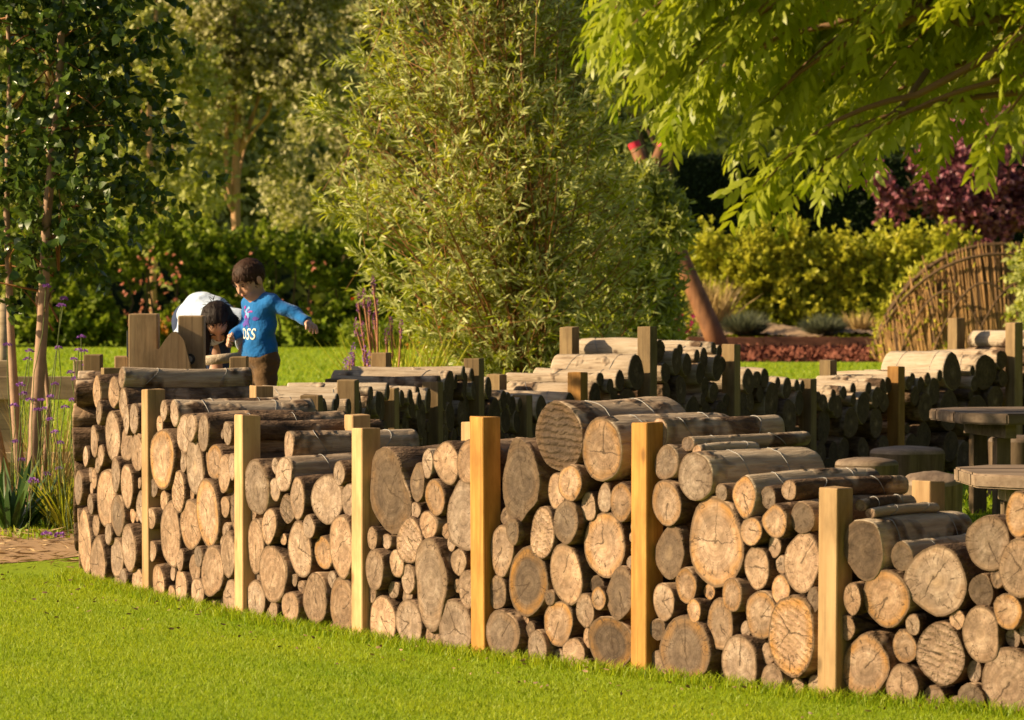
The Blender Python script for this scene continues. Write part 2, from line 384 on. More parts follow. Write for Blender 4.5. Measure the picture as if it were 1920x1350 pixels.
# the near wall's front line in plan (shared with the grass so that no blade grows through it)
WALL_PTS = np.array([(3.9, 13.95), (3.0, 14.65), (2.08, 15.45), (1.267, 16.092), (.536, 16.988), (-.152, 17.774), (-.727, 18.637), (-1.35, 19.703), (-1.924, 20.929), (-2.43, 22.2), (-2.50, 23.4)])
def dense(p, n=24):
    out = []
    for i in range(len(p) - 1):
        p0, p1, p2, p3 = p[max(i - 1, 0)], p[i], p[i + 1], p[min(i + 2, len(p) - 1)]
        for k in range(n):
            t = k / n
            out.append(.5 * ((2 * p1) + (-p0 + p2) * t + (2 * p0 - 5 * p1 + 4 * p2 - p3) * t * t + (-p0 + 3 * p1 - 3 * p2 + p3) * t ** 3))
    out.append(p[-1]); return np.array(out)
class Line:
    def __init__(s, pts):
        s.c = dense(np.array(pts)); s.u = np.concatenate([[0], np.cumsum(np.hypot(*np.diff(s.c, axis=0).T))])
        s.up = [s.u[i * 24] for i in range(len(pts))]
    def at(s, u):
        return np.array([np.interp(u, s.u, s.c[:, 0]), np.interp(u, s.u, s.c[:, 1])])
    def tan(s, u):
        a = s.at(min(u + .15, s.u[-1])) - s.at(max(u - .15, 0)); return a / np.hypot(*a)
NEAR = Line(np.vstack([WALL_PTS, [(-2.3, 24.5)]]))

M_GRASS = leafmat('mown_grass', (.19, .31, .010), (.41, .46, .018), trans=.5, rough=.5, spec=.25, scale=.9, zone=.35)
def front_of_wall(X, Y):
    """distance of points to the camera side of the wall line (positive = outside)"""
    yl = np.interp(X, NEAR.c[::-1, 0][12:], NEAR.c[::-1, 1][12:])
    return yl - Y
n = 230000
Y = rng.uniform(13.9, 23.2, n); X = rng.uniform(-1, 1, n) * (Y * .131 + .8)
o = front_of_wall(X, Y); ok = (o > .03) | ((X < -2.5))
ok &= ~((Y > 22.45 + .12 * np.sin(X * 3)) & (X < -2.4))
ok &= ~((X < -2.3) & (X > -2.6) & (Y > 22.0))
X, Y = X[ok], Y[ok]
pt = .35 * np.sin(X * 2.1 + 1.3 * np.sin(Y * 1.7)) + .3 * np.sin(Y * 2.9 + X * 1.1) + .25 * np.sin(X * 7 + Y * 5)
tag(blades('grass', X, Y, .020, .0042, M_GRASS, 1.0, cols=np.clip(.5 + .3 * pt + .5 * (rng.random(len(X)) - .5), 0, 1)), 'short mown green lawn grass in front of the log wall', 'grass', kind='stuff')
# longer tufts and litter along the foot of the wall
n = 9000
uu = rng.uniform(NEAR.up[1], NEAR.up[9], n); oo = rng.random(n) ** 2.2 * .14 + .004
XY = np.array([NEAR.at(u) + oo_ * np.array([-NEAR.tan(u)[1], NEAR.tan(u)[0]]) for u, oo_ in zip(uu, oo)])
tag(blades('grass', XY[:, 0], XY[:, 1], .055, .005, M_GRASS, .9), 'longer unmown grass along the foot of the front log wall', 'grass', kind='stuff')
M_LITTER = leafmat('bark_litter', (.10, .06, .03), (.34, .22, .11), trans=.05)
n = 230
uu = rng.uniform(NEAR.up[2], NEAR.up[9], n); oo = rng.random(n) ** 2 * .9 + .01
P = np.array([(*(NEAR.at(u) + oo_ * np.array([-NEAR.tan(u)[1], NEAR.tan(u)[0]])), .02 + .012 * rng.random()) for u, oo_ in zip(uu, oo)])
tag(leaves_mesh('bark_litter', P, rng.normal(size=(n, 3)) * np.array([1, 1, .25]), .012 + .022 * rng.random(n), .006 + .007 * rng.random(n), M_LITTER, shape='oval'), 'bark crumbs and fallen leaf bits on the lawn by the wall', 'litter', kind='stuff')
# lawn beyond the walls: coarser tufts
n = 62000
Y = 25 + 50 * rng.random(n) ** 1.3; X = rng.uniform(-1, 1, n) * (Y * .132 + 1.8)
far_ok = ~((Y < 36) & (X > -1.9) & (X < 1.0 + (Y - 28) * .62))
far_ok &= ~((Y > 64.5) & (X > 3.0))
X, Y = X[far_ok], Y[far_ok]
tag(blades('grass', X, Y, .055, .02, M_GRASS, .8), 'sunlit lawn grass behind the log walls reaching to the hedge', 'grass', kind='stuff')

# bare path with straw between lawn and planting at the left
M_PATH = plain('sandy_path', (.34, .22, .125), rough=.95, spec=.1, var=.35, scale=9, bmp=.6)
th = np.linspace(0, 2 * np.pi, 60)[:-1]
pv = [(-4.6 + 2.35 * math.cos(a) * (1 + .04 * math.sin(5 * a)), 24.5 + 2.05 * math.sin(a) * (1 + .06 * math.sin(4 * a + 1)), .004) for a in th]
tag(mesh_np('path', pv, [list(range(len(pv)))], M_PATH), kind='structure')
M_STRAW = leafmat('straw', (.26, .16, .07), (.44, .31, .16), trans=.1, scale=3)
n = 700
a = rng.random(n) * 2 * np.pi; X = rng.uniform(-4.6, -2.5, n); Y = rng.uniform(22.5, 25.6, n)
P = np.stack([X, Y, .01 + .03 * rng.random(n)], -1); D = np.stack([np.cos(a), np.sin(a), .25 * (rng.random(n) - .3)], -1)
tag(leaves_mesh('straw_litter', P, D, .06 + .14 * rng.random(n), .005 + .005 * rng.random(n), M_STRAW), 'dry straw and bark litter strewn over the sandy path', 'straw', kind='stuff')

# ------------------------------------------------------------------ logs
def make_log(name, rx, rz, L, parent, odd=0.0, seg=22, r=random, bend=.012):
    """a log along local +Y, sawn front face at y = 0; slot 0 bark, slot 1 end grain"""
    ph = [r.uniform(0, 6.28) for _ in range(6)]
    e2, e3, e5 = .02 + .05 * r.random() + odd * .05, .01 + .04 * r.random() + odd * .04, .008 + .014 * r.random() + odd * .02
    sup = r.uniform(1.65, 2.25)
    prof = []
    for k in range(seg):
        t = 2 * math.pi * k / seg
        q = 1 + e2 * math.cos(2 * t + ph[0]) + e3 * math.cos(3 * t + ph[1]) + e5 * math.cos(5 * t + ph[2]) + r.uniform(-.012, .012)
        q *= (abs(math.cos(t)) ** sup + abs(math.sin(t)) ** sup) ** (-1 / sup)
        if odd: q *= 1 - .16 * max(0, math.cos(t - ph[5])) ** 2
        prof.append((q * math.cos(t), q * math.sin(t)))
    V = []; F = []; mi = []; rn = []
    tap = r.uniform(-.09, .06); bx, bz = r.uniform(-bend, bend), r.uniform(-bend, bend)
    tilt, tiltz = r.uniform(-.05, .05), r.uniform(-.05, .05)
    ys = [0, .012] + [L * k / 7 for k in range(1, 7)] + [L - .012, L]; kn = (r.randrange(2, 8), r.randrange(seg), r.uniform(.06, .16) if r.random() < .6 else 0)
    for i, y in enumerate(ys):
        t = y / L; sc = (1 + tap * t) * (.975 if i in (0, len(ys) - 1) else 1.0)
        ox, oz = bx * math.sin(math.pi * t), bz * math.sin(math.pi * t)
        for kk, (px, pz) in enumerate(prof):
            j = 1 + (r.uniform(-.026, .026) + (kn[2] * math.exp(-((min((kk - kn[1]) % seg, (kn[1] - kk) % seg)) / 2.0) ** 2) * math.exp(-((i - kn[0]) / .8) ** 2)) if 1 < i < len(ys) - 2 else 0)
            X, Z = px * rx * sc * j + ox, pz * rz * sc * j + oz
            yy = y + (X * tilt + Z * tiltz if i < 2 else 0)
            V.append((X, yy, Z)); rn.append(1.0)
    for i in range(len(ys) - 1):
        for k in range(seg):
            F.append([i * seg + k, i * seg + (k + 1) % seg, (i + 1) * seg + (k + 1) % seg, (i + 1) * seg + k]); mi.append(0)
    for end in (0, 1):
        base = (len(ys) - 1) * seg * end; y = ys[-1] if end else 0
        prev = [base + k for k in range(seg)]
        for f in (.6,):
            st = len(V)
            for k in range(seg):
                X, _, Z = V[base + k]
                yy = y + (X * f * tilt + Z * f * tiltz if not end else 0) + r.uniform(-.0015, .0015)
                V.append((X * f, yy, Z * f)); rn.append(f)
            cur = [st + k for k in range(seg)]
            for k in range(seg):
                q = [prev[k], cur[k], cur[(k + 1) % seg], prev[(k + 1) % seg]]
                F.append(q if not end else q[::-1]); mi.append(1)
            prev = cur
        V.append((0, y, 0)); rn.append(0.0); ci = len(V) - 1
        for k in range(seg):
            q = [prev[k], ci, prev[(k + 1) % seg]]
            F.append(q if not end else q[::-1]); mi.append(1)
    o = mesh_np(name, V, F, [M_BARK, M_END], parent, False, {'rn': rn}, mi)
    sm = np.array([m_ == 0 for m_ in mi]); o.data.polygons.foreach_set('use_smooth', sm)
    return o

def wire_band(log, rx, rz, y, r=random):
    """a loop of wire over the top of a log, its tail running down one side"""
    P = []; a0, a1 = r.uniform(-.9, -.3), r.uniform(3.4, 4.1); sk = r.uniform(-.05, .05)
    tr = BVHTree.FromPolygons([v.co.copy() for v in log.data.vertices], [list(f.vertices) for f in log.data.polygons])
    for k in range(25):
        t = a0 + (a1 - a0) * k / 24; yy = min(max(y + sk * math.sin(t * 1.3), .03), y + .1); d = Vector((math.cos(t), 0, math.sin(t)))
        h = tr.ray_cast(Vector((0, yy, 0)) + d * .6, -d)
        if h[0] is not None: P.append(h[0] + d * .0016)
    m = MB().tube(P, .0019, 5); return m.build('wire', M_WIRE, log, True)

def place(o, p, z, n, yaw=0.0, pitch=0.0):
    """front face at p, log running against the outward normal n"""
    ang = math.atan2(-n[1], -n[0]) - math.pi / 2 + yaw
    o.location = (p[0], p[1], z); o.rotation_euler = (pitch, 0, ang)

NEAR_LOGS = """10.11,1.04,0.069,0.098 10.02,0.93,0.049,0.070 9.77,1.05,0.083,0.092 9.67,1.13,0.043,0.062,w 9.64,1.00,0.062,0.088 9.56,0.91,0.057,0.081 9.45,0.92,0.065,0.083 10.27,0.77,0.033,0.032 10.12,0.77,0.067,0.087
9.85,0.81,0.125,0.144 9.74,0.93,0.042,0.040 9.64,0.78,0.099,0.094 9.44,0.74,0.107,0.102 10.43,0.67,0.063,0.060 10.16,0.64,0.052,0.049 10.49,0.50,0.108,0.103 10.25,0.56,0.059,0.056 9.99,0.47,0.163,0.162
9.74,0.61,0.076,0.103 9.56,0.56,0.113,0.113 9.75,0.39,0.114,0.109 9.43,0.58,0.031,0.030 9.51,0.40,0.036,0.034 9.37,0.45,0.103,0.098 9.30,0.69,0.032,0.030 9.31,0.60,0.043,0.061 10.40,0.20,0.201,0.191
10.08,0.11,0.154,0.147 9.91,0.28,0.066,0.063 9.80,0.16,0.115,0.109 9.52,0.23,0.136,0.130 9.73,0.04,0.049,0.046 9.61,0.06,0.059,0.058 9.43,0.06,0.079,0.075 9.32,0.16,0.043,0.041 9.30,0.31,0.032,0.030
9.10,0.90,0.055,0.053 8.99,0.73,0.163,0.164,o 8.97,0.98,0.059,0.057,w 8.85,0.97,0.076,0.073,w 8.71,0.87,0.110,0.105 8.52,0.91,0.079,0.075 8.37,0.89,0.079,0.094,w 8.19,0.89,0.027,0.026 8.07,0.90,0.063,0.060
7.96,0.92,0.050,0.048 8.00,0.83,0.045,0.043 8.54,0.71,0.135,0.147 8.22,0.75,0.094,0.090,o 8.07,0.70,0.076,0.096 7.96,0.74,0.048,0.069 8.73,0.72,0.052,0.049 8.79,0.57,0.114,0.109,s 9.04,0.51,0.060,0.057
8.37,0.68,0.027,0.026 8.65,0.56,0.034,0.033 8.32,0.49,0.160,0.174,o 8.93,0.34,0.143,0.170,b 8.62,0.41,0.144,0.137 8.12,0.53,0.059,0.057 7.99,0.53,0.084,0.120,d 8.12,0.41,0.044,0.042 8.16,0.35,0.035,0.033
8.01,0.30,0.098,0.118 8.24,0.20,0.139,0.132,b 8.74,0.22,0.062,0.059 8.44,0.26,0.061,0.058 8.55,0.19,0.081,0.077 9.05,0.08,0.105,0.100 8.90,0.14,0.042,0.040 8.74,0.08,0.104,0.099 8.46,0.07,0.088,0.084
8.36,0.02,0.024,0.023 8.05,0.08,0.097,0.093 8.23,0.04,0.041,0.039 7.69,0.65,0.131,0.142 7.50,0.65,0.065,0.058 7.37,0.73,0.086,0.083,w 7.24,0.62,0.081,0.102 6.96,0.63,0.146,0.130 6.82,0.76,0.058,0.061
6.72,0.77,0.044,0.041 6.75,0.64,0.069,0.083 7.39,0.56,0.077,0.075,s 7.53,0.47,0.086,0.091 7.71,0.36,0.108,0.140,b 7.43,0.41,0.033,0.030 7.27,0.37,0.123,0.143 7.03,0.37,0.093,0.084,o 6.79,0.42,0.125,0.156,b
7.50,0.24,0.141,0.144,b 7.79,0.22,0.037,0.041 7.33,0.22,0.033,0.030 7.27,0.19,0.036,0.032 7.72,0.10,0.103,0.099 7.50,0.06,0.056,0.050 7.31,0.09,0.092,0.082 7.08,0.15,0.130,0.126 6.93,0.25,0.049,0.044
6.80,0.14,0.130,0.127 6.98,0.03,0.022,0.020 7.50,0.86,0.051,0.075,wr 6.38,0.70,0.200,0.193,dp 6.13,0.75,0.067,0.090,d 5.89,0.85,0.098,0.103 5.72,0.86,0.089,0.109 5.98,0.69,0.089,0.088,o 5.76,0.62,0.133,0.152,gp
6.53,0.47,0.043,0.055 6.45,0.46,0.043,0.038 6.34,0.48,0.036,0.043 6.19,0.48,0.118,0.108,s 6.04,0.56,0.075,0.067 6.17,0.62,0.047,0.042 6.48,0.33,0.094,0.099 6.31,0.37,0.062,0.065 6.22,0.30,0.066,0.073
5.99,0.31,0.161,0.206,gp 5.78,0.41,0.061,0.065 5.68,0.43,0.039,0.046 5.86,0.49,0.033,0.041 5.80,0.30,0.032,0.033 5.71,0.29,0.070,0.087 6.45,0.09,0.129,0.115,b 6.29,0.22,0.045,0.046 6.18,0.10,0.125,0.123
5.99,0.06,0.068,0.072 5.79,0.11,0.133,0.127 6.05,0.84,0.045,0.066,w 5.32,0.80,0.131,0.192,dp 5.09,1.00,0.155,0.154,dsw 4.82,0.95,0.125,0.137,ow 4.99,0.80,0.075,0.084,o 5.11,0.76,0.060,0.077 4.91,0.70,0.048,0.061
4.81,0.74,0.048,0.064 4.69,0.73,0.078,0.089,o 5.02,0.63,0.079,0.100 5.47,0.63,0.046,0.044,d 5.37,0.57,0.044,0.062,d 5.19,0.57,0.079,0.116,bs 5.47,0.48,0.081,0.119 4.81,0.54,0.135,0.147,o 5.30,0.35,0.129,0.158,do
5.04,0.40,0.107,0.134,b 5.50,0.29,0.062,0.073,d 4.88,0.36,0.046,0.041,d 4.81,0.31,0.044,0.056,o 4.69,0.34,0.089,0.115,d 5.15,0.29,0.034,0.034,d 4.92,0.25,0.061,0.077 5.10,0.18,0.091,0.101,o 5.44,0.11,0.115,0.115
5.29,0.14,0.035,0.036,d 5.21,0.07,0.065,0.072 5.00,0.06,0.070,0.065 4.93,0.13,0.037,0.048 4.76,0.12,0.137,0.122,do 4.64,0.47,0.038,0.035 4.64,0.58,0.025,0.023 4.62,0.53,0.023,0.020 4.66,0.63,0.019,0.017
4.92,0.02,0.023,0.020 5.34,0.18,0.022,0.023 4.62,0.63,0.025,0.022 4.42,0.91,0.077,0.077,w 4.22,0.86,0.109,0.104,gw 4.40,0.74,0.096,0.100,o 4.39,0.53,0.104,0.115,d 4.10,0.59,0.175,0.190,o 4.07,0.80,0.036,0.039
3.92,0.79,0.078,0.088,ow 3.80,0.79,0.043,0.049 3.64,0.83,0.046,0.041,w 3.69,0.70,0.075,0.075,o 3.56,0.72,0.063,0.069,d 3.86,0.65,0.067,0.061,o 3.76,0.59,0.041,0.046 3.72,0.52,0.039,0.039 3.84,0.50,0.073,0.095,b
3.56,0.54,0.105,0.125 3.69,0.42,0.061,0.063,o 4.27,0.40,0.069,0.077,o 4.16,0.38,0.038,0.037,o 4.42,0.32,0.069,0.087 3.98,0.38,0.063,0.073,o 4.20,0.30,0.046,0.052,o 4.06,0.25,0.081,0.110,o 3.80,0.31,0.090,0.104,o
3.60,0.24,0.137,0.164,so 4.46,0.20,0.046,0.050,d 4.26,0.13,0.169,0.151,do 3.93,0.10,0.115,0.112 3.79,0.15,0.045,0.046 3.93,0.24,0.036,0.035 3.72,0.05,0.067,0.063 3.61,0.03,0.040,0.036 3.50,0.04,0.048,0.043
3.49,0.39,0.038,0.051,d 3.81,0.03,0.022,0.019 4.53,1.03,0.053,0.070,wr 4.35,0.99,0.036,0.033,wr 4.29,0.96,0.031,0.027,wr 3.23,0.61,0.100,0.124,dw 3.05,0.59,0.050,0.063,dw 3.12,0.42,0.114,0.121,o 2.89,0.50,0.144,0.149,g
2.66,0.66,0.102,0.108,g 2.51,0.78,0.069,0.089,o 2.50,0.57,0.097,0.125 2.69,0.47,0.057,0.069,d 2.62,0.53,0.034,0.047,d 3.27,0.41,0.045,0.066 3.00,0.32,0.035,0.042 2.80,0.35,0.036,0.043 2.87,0.21,0.116,0.134,s
3.04,0.23,0.062,0.067,o 3.23,0.14,0.119,0.137,o 2.68,0.30,0.091,0.109 2.56,0.29,0.034,0.039 2.55,0.40,0.065,0.070,o 2.73,0.15,0.032,0.047 3.03,0.08,0.083,0.080 2.90,0.04,0.052,0.047 2.81,0.02,0.029,0.030
2.72,0.05,0.062,0.063 2.56,0.12,0.125,0.137 2.47,0.32,0.049,0.073 3.30,0.78,0.027,0.024,wr 3.25,0.75,0.025,0.022,wr 9.15,0.24,0.060,0.060,f 10.24,0.42,0.060,0.060,f 9.15,0.41,0.060,0.060,f 10.30,0.68,0.060,0.060,f
7.12,0.49,0.060,0.060,f 10.16,0.31,0.060,0.060,f 10.01,0.70,0.060,0.060,f 4.47,0.05,0.060,0.060,f 9.15,0.57,0.053,0.053,f 8.89,0.03,0.053,0.053,f 3.32,0.29,0.051,0.051,f 9.30,0.04,0.050,0.050,f 9.89,0.03,0.049,0.049,f
10.36,0.58,0.046,0.046,f 9.60,0.40,0.046,0.046,f 8.59,0.05,0.044,0.044,f 9.85,0.63,0.044,0.044,f 7.54,0.76,0.044,0.044,f 4.07,0.04,0.044,0.044,f 10.36,0.43,0.043,0.043,f 6.38,0.24,0.043,0.043,f 8.37,0.76,0.043,0.043,f
9.34,0.24,0.043,0.043,f 6.56,0.21,0.042,0.042,f 7.59,0.03,0.042,0.042,f 5.92,0.54,0.040,0.040,f 7.80,0.52,0.040,0.040,f 5.31,0.03,0.039,0.039,f 5.12,0.03,0.039,0.039,f 10.31,0.50,0.037,0.037,f 5.47,0.72,0.037,0.037,f
8.16,0.63,0.036,0.036,f 9.37,0.32,0.034,0.034,f 8.80,0.77,0.034,0.034,f"""
def tone(code, r):
    w = min(.8, max(0, r.gauss(.36, .22))); rim = r.random() * .3; saw = .9 if 's' in code else 0.0
    if 'd' in code: w = r.uniform(.85, 1.0)
    if 'g' in code: w = r.uniform(.45, .55)
    if 'b' in code: w = r.uniform(0, .25)
    if 'o' in code: rim = r.uniform(.75, 1.0); w = w if 'd' in code else r.uniform(.0, .3)
    return w, rim, saw

def box_post(name, p, n, w, h, mat, parent, lean=(0, 0)):
    """square post with its outer face's middle at plan point p"""
    ang = math.atan2(n[1], n[0]) + math.pi / 2
    bm = bmesh.new(); bmesh.ops.create_cube(bm, size=1)
    for v in bm.verts:
        top = v.co.z > 0
        v.co = Vector((v.co.x * w, v.co.y * w + w / 2, (h if top else -.25)))
        if top: v.co.x += lean[0]; v.co.y += lean[1]; v.co.z += random.uniform(-.004, .004)
    bmesh.ops.bevel(bm, geom=bm.edges[:], offset=.004, segments=1, affect='EDGES')
    me = bpy.data.meshes.new(name); bm.to_mesh(me); bm.free(); me.materials.append(mat)
    o = bpy.data.objects.new(name, me); link(o, parent); o.location = (p[0], p[1], 0); o.rotation_euler = (0, 0, ang)
    return o

rl = random.Random(11)
wall = empty('log_wall'); tag(wall, 'sunlit curved wall of stacked logs between square posts beside the front lawn', 'log wall')
def nrm_near(u):
    t = NEAR.tan(u); return np.array([-t[1], t[0]])
def nearwall_log(u, z, rx, rz, code):
    n_ = nrm_near(u); p = NEAR.at(u)
    rec = .10 if 'r' in code else rl.uniform(.004, .045) + (.03 if rz < .05 else 0)
    L = rl.uniform(.62, .76) if rz > .03 else rl.uniform(.3, .5)
    L = L - (rl.uniform(0, .06) if 'r' in code else 0)
    o = make_log('log', rx, rz, L, wall, odd=1.0 if 'p' in code else 0.0, seg=24 if rz > .07 else 16, r=rl)
    place(o, p - n_ * rec, z, n_, rl.uniform(-.035, .035), rl.uniform(-.012, .012))
    w, rim, saw = tone(code, rl); o.color = (w, rim, saw, rl.uniform(.3, .85) if 'w' in code else rl.uniform(0, .12))
    if 'w' in code:
        wire_band(o, rx, rz, L * rl.uniform(.2, .35), rl); wire_band(o, rx, rz, L * rl.uniform(.65, .85), rl)
    return o
for e in NEAR_LOGS.split():
    a = e.split(',')
    nearwall_log(*map(float, a[:4]), a[4] if len(a) > 4 else '')

def pack(u0, u1, ztop, r, small=.35, rmax=.15, exist=(), tries=70, rlow=(.10, .16), zlow=0.0, grow=1.0):
    """drop round logs into a bay until it is full; never two in one place"""
    C = list(exist); fail = 0
    while fail < tries:
        q = r.random()
        rad = r.uniform(.04, .06) if q < small else (r.uniform(.06, .10) if q < .8 else r.uniform(.10, rmax))
        rad *= grow
        best = None
        for _ in range(9):
            u = r.uniform(u0 + rad, u1 - rad); z = rad * .96
            for (cu, cz, cr) in C:
                if abs(cu - u) < cr + rad: z = max(z, cz + math.sqrt((cr + rad) ** 2 - (cu - u) ** 2))
            if best is None or z < best[1]: best = (u, z)
        if best[1] + rad > ztop(best[0]): fail += 1; continue
        C.append((best[0], best[1], rad)); fail = 0
    return C[len(exist):]
# the bay that runs on to the right, just outside the photograph
for (u, z, r_) in pack(NEAR.up[1] + .55, NEAR.up[2] - .42, lambda u: .8, rl, small=.1): nearwall_log(u, z, r_, r_, '')
# posts: front row and back row, tied through the wall
for i, h, m_, w_ in ((1, 1.0, M_PALE, .1), (2, .95, M_PALE, .1), (3, .851, M_PALE, .1), (4, 1.077, M_HONEY, .1), (5, 1.07, M_HONEY, .1), (6, .98, M_PALE, .1), (7, .998, M_PALE, .1), (8, 1.083, M_PALE, .1), (9, 1.15, M_OLD, .11), (10, 1.2, M_OLD, .1)):
    u = NEAR.up[i]; n_ = nrm_near(u); p = NEAR.at(u)
    if i == 9: p = p - n_ * .13 + np.array([.0, .25])
    box_post('post', p, n_, w_, h, m_, wall, (rl.uniform(-.012, .012), rl.uniform(-.006, .010)))
    box_post('post', p - n_ * (.86 if i == 10 else .60), n_, w_, (h if i != 9 else .95) + rl.uniform(-.02, .02), m_, wall)
# logs on the short return at the far left end
for (u, z, r_) in pack(NEAR.up[9] + .36, NEAR.up[10] - .06, lambda u: 1.12, rl, small=.05): nearwall_log(u, z, r_, r_, 'w' if z > .93 else '')

# ------------------------------------------------------------------ far wall: its inner face turned from the sun
FAR_POSTS = [(600, 740, 21.8), (668, 712, 22.7), (743, 728, 23.65), (825, 715, 24.6), (902, 672, 25.5), (992, 740, 26.4), (1095, 697, 27.25), (1225, 612, 28.1), (1382, 645, 29.3), (1525, 710, 30.5), (1690, 687, 31.8), (1910, 605, 33.2)]
fp = [at(*q) for q in FAR_POSTS]
FAR = Line([(p.x, p.y) for p in fp] + [(5.6, 34.2)])
wall2 = empty('log_wall'); tag(wall2, 'farther curved log wall whose shaded log ends face the picnic tables', 'log wall')
rf = random.Random(5)
def nrm_far(u):
    t = FAR.tan(u); return np.array([t[1], -t[0]])
def far_log(u, z, rx, rz, code, pale=None, L=None, dark=True):
    n_ = nrm_far(u); p = FAR.at(u)
    L = L or rf.uniform(.60, .76)
    o = make_log('log', rx, rz, L, wall2, odd=.6 if 'p' in code else 0.0, seg=16, r=rf)
    place(o, p - n_ * rf.uniform(.0, .05), z, n_, rf.uniform(-.04, .04), rf.uniform(-.01, .01))
    o.color = (1.0, rf.random() * .08, 0, rf.uniform(.5, 1.0) if pale is None else pale)  # every far end at the darkest tone: shade put into the colour
    if 'w' in code: wire_band(o, rx, rz, L * .22, rf); wire_band(o, rx, rz, L * .75, rf)
    return o
# height of the stack along the wall, read at the posts and half-way
prof_px = [(600, 752), (650, 742), (700, 730), (725, 712), (760, 738), (800, 722), (840, 700), (870, 692), (900, 688), (930, 706), (955, 735), (1000, 752), (1030, 742), (1075, 720), (1110, 706), (1150, 700), (1185, 682), (1200, 640), (1212, 624), (1250, 640), (1300, 652), (1350, 640), (1372, 650), (1420, 684), (1460, 704), (1500, 712), (1550, 736), (1600, 722), (1650, 702), (1680, 698), (1720, 702), (1790, 690), (1830, 672), (1870, 640), (1900, 622), (2100, 640)]
fu = np.array(FAR.up[:12]); fxp = np.array([q[0] for q in FAR_POSTS], float); fd = np.array([q[2] for q in FAR_POSTS])
pu = [float(np.interp(x, fxp, fu)) for x, y in prof_px]; pz = [at(x, y, float(np.interp(x, fxp, fd))).z for x, y in prof_px]
pu[-1] = FAR.up[-1]
def ztop_far(u): return float(np.interp(u, pu, pz)) + .02
def drop(C, u, rad):
    z = rad * .96
    for (cu, cz, cr) in C:
        if abs(cu - u) < cr + rad: z = max(z, cz + math.sqrt((cr + rad) ** 2 - (cu - u) ** 2))
    return z
BIG = {10: ((1745, .13), (1790, .17), (1845, .18), (1800, .15), (1880, .13), (1862, .15)), 7: ((1290, .12), (1350, .14)), 9: ((1600, .12), (1655, .12)), 6: ((1190, .10), (1160, .11))}
for i in range(12):
    u0, u1 = FAR.up[i] + .06, FAR.up[i + 1] - .06
    hidden = .62 if i < 6 else .36
    C = pack(u0, u1, lambda u: min(ztop_far(u), hidden), rf, small=.0, rmax=.14, tries=40, grow=1.5)
    for (x, r_) in BIG.get(i, ()):
        u = float(np.interp(x, fxp, fu)); C.append((u, drop(C, u, r_), r_))
    C += pack(u0, u1, ztop_far, rf, small=.22, rmax=.14, exist=C, tries=45, grow=1.05)
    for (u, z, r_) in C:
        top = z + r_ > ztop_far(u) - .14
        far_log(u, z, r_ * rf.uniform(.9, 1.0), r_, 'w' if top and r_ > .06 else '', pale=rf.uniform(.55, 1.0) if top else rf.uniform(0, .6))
# posts of the far wall: inner and outer row
for i, p in enumerate(fp):
    u = FAR.up[i]; n_ = nrm_far(u); w_ = .105
    box_post('post', np.array([p.x, p.y]) + n_ * .005, n_, w_, p.z, M_OLD if i not in (6, 10) else M_HONEY, wall2)
    box_post('post', np.array([p.x, p.y]) - n_ * .62, n_, w_, p.z + rf.uniform(-.03, .05), M_OLD, wall2)
# ------------------------------------------------------------------ picnic tables and stump stools inside the ring
M_TABLE = timber('table_timber', (.15, .10, .065), (.27, .20, .14), axis=0, gscale=22)
M_STUMP = timber('stump_bark', (.09, .055, .032), (.20, .14, .085), axis=2, gscale=20)
def slab_table(loc, size, h, label, rz, thick=.075):
    t = empty('picnic_table', (loc[0], loc[1], 0), rz); tag(t, label, 'table', 'rustic slab tables inside the log ring')
    a = size / 2; c = a * .42
    out = [(-a, -a + c), (-a + c, -a), (a - c, -a), (a, -a + c), (a, a - c), (a - c, a), (-a + c, a), (-a, a - c)]
    for k, (y0, y1) in enumerate([(-a, -a * .34), (-a * .33, a * .33), (a * .34, a)]):
        # clip the octagon to one plank
        P = []
        n = len(out)
        for i in range(n):
            p, q = Vector(out[i]), Vector(out[(i + 1) % n])
            ins = lambda s_: y0 - 1e-6 <= s_.y <= y1 + 1e-6
            if ins(p): P.append(p)
            for yc in (y0, y1):
                if (p.y - yc) * (q.y - yc) < 0:
                    w = (yc - p.y) / (q.y - p.y); P.append(p.lerp(q, w))
        cen = sum((p for p in P), Vector((0, 0))) / len(P)
        P = sorted({(round(p.x, 5), round(p.y, 5)) for p in P}, key=lambda p: math.atan2(p[1] - cen.y, p[0] - cen.x))
        bm = bmesh.new(); vs = [bm.verts.new((x, y, h - thick)) for x, y in P]; f = bm.faces.new(vs)
        ex = bmesh.ops.extrude_face_region(bm, geom=[f]); bmesh.ops.translate(bm, vec=(0, 0, thick + random.uniform(-.003, .003)), verts=[e for e in ex['geom'] if isinstance(e, bmesh.types.BMVert)])
        bmesh.ops.recalc_face_normals(bm, faces=bm.faces)
        bmesh.ops.bevel(bm, geom=bm.edges[:], offset=.010, segments=2, affect='EDGES')
        me = bpy.data.meshes.new('tabletop_plank'); bm.to_mesh(me); bm.free(); me.materials.append(M_TABLE)
        link(bpy.data.objects.new('tabletop_plank', me), t)
    for s in (-1, 1):
        MB().box((s * a * .45 - .04, -a * .75, h - thick - .10), (s * a * .45 + .04, a * .75, h - thick - .002), bev=.006).build('batten', M_TABLE, t)
    for sx in (-1, 1):
        for sy in (-1, 1):
            MB().box((sx * a * .45 - .05, sy * a * .42 - .05, -.05), (sx * a * .45 + .05, sy * a * .42 + .05, h - thick - .101), bev=.006).build('leg', M_STUMP, t)
    return t
pA = at(1925, 775, 27.4); slab_table((pA.x, pA.y), 1.18, .72, 'higher-looking octagonal slab table standing before the dark log ends', R(12))
pB = at(1990, 890, 20.6); slab_table((pB.x + .02, pB.y), 1.05, .68, 'nearer weathered slab table just behind the right end of the front log wall', R(4))

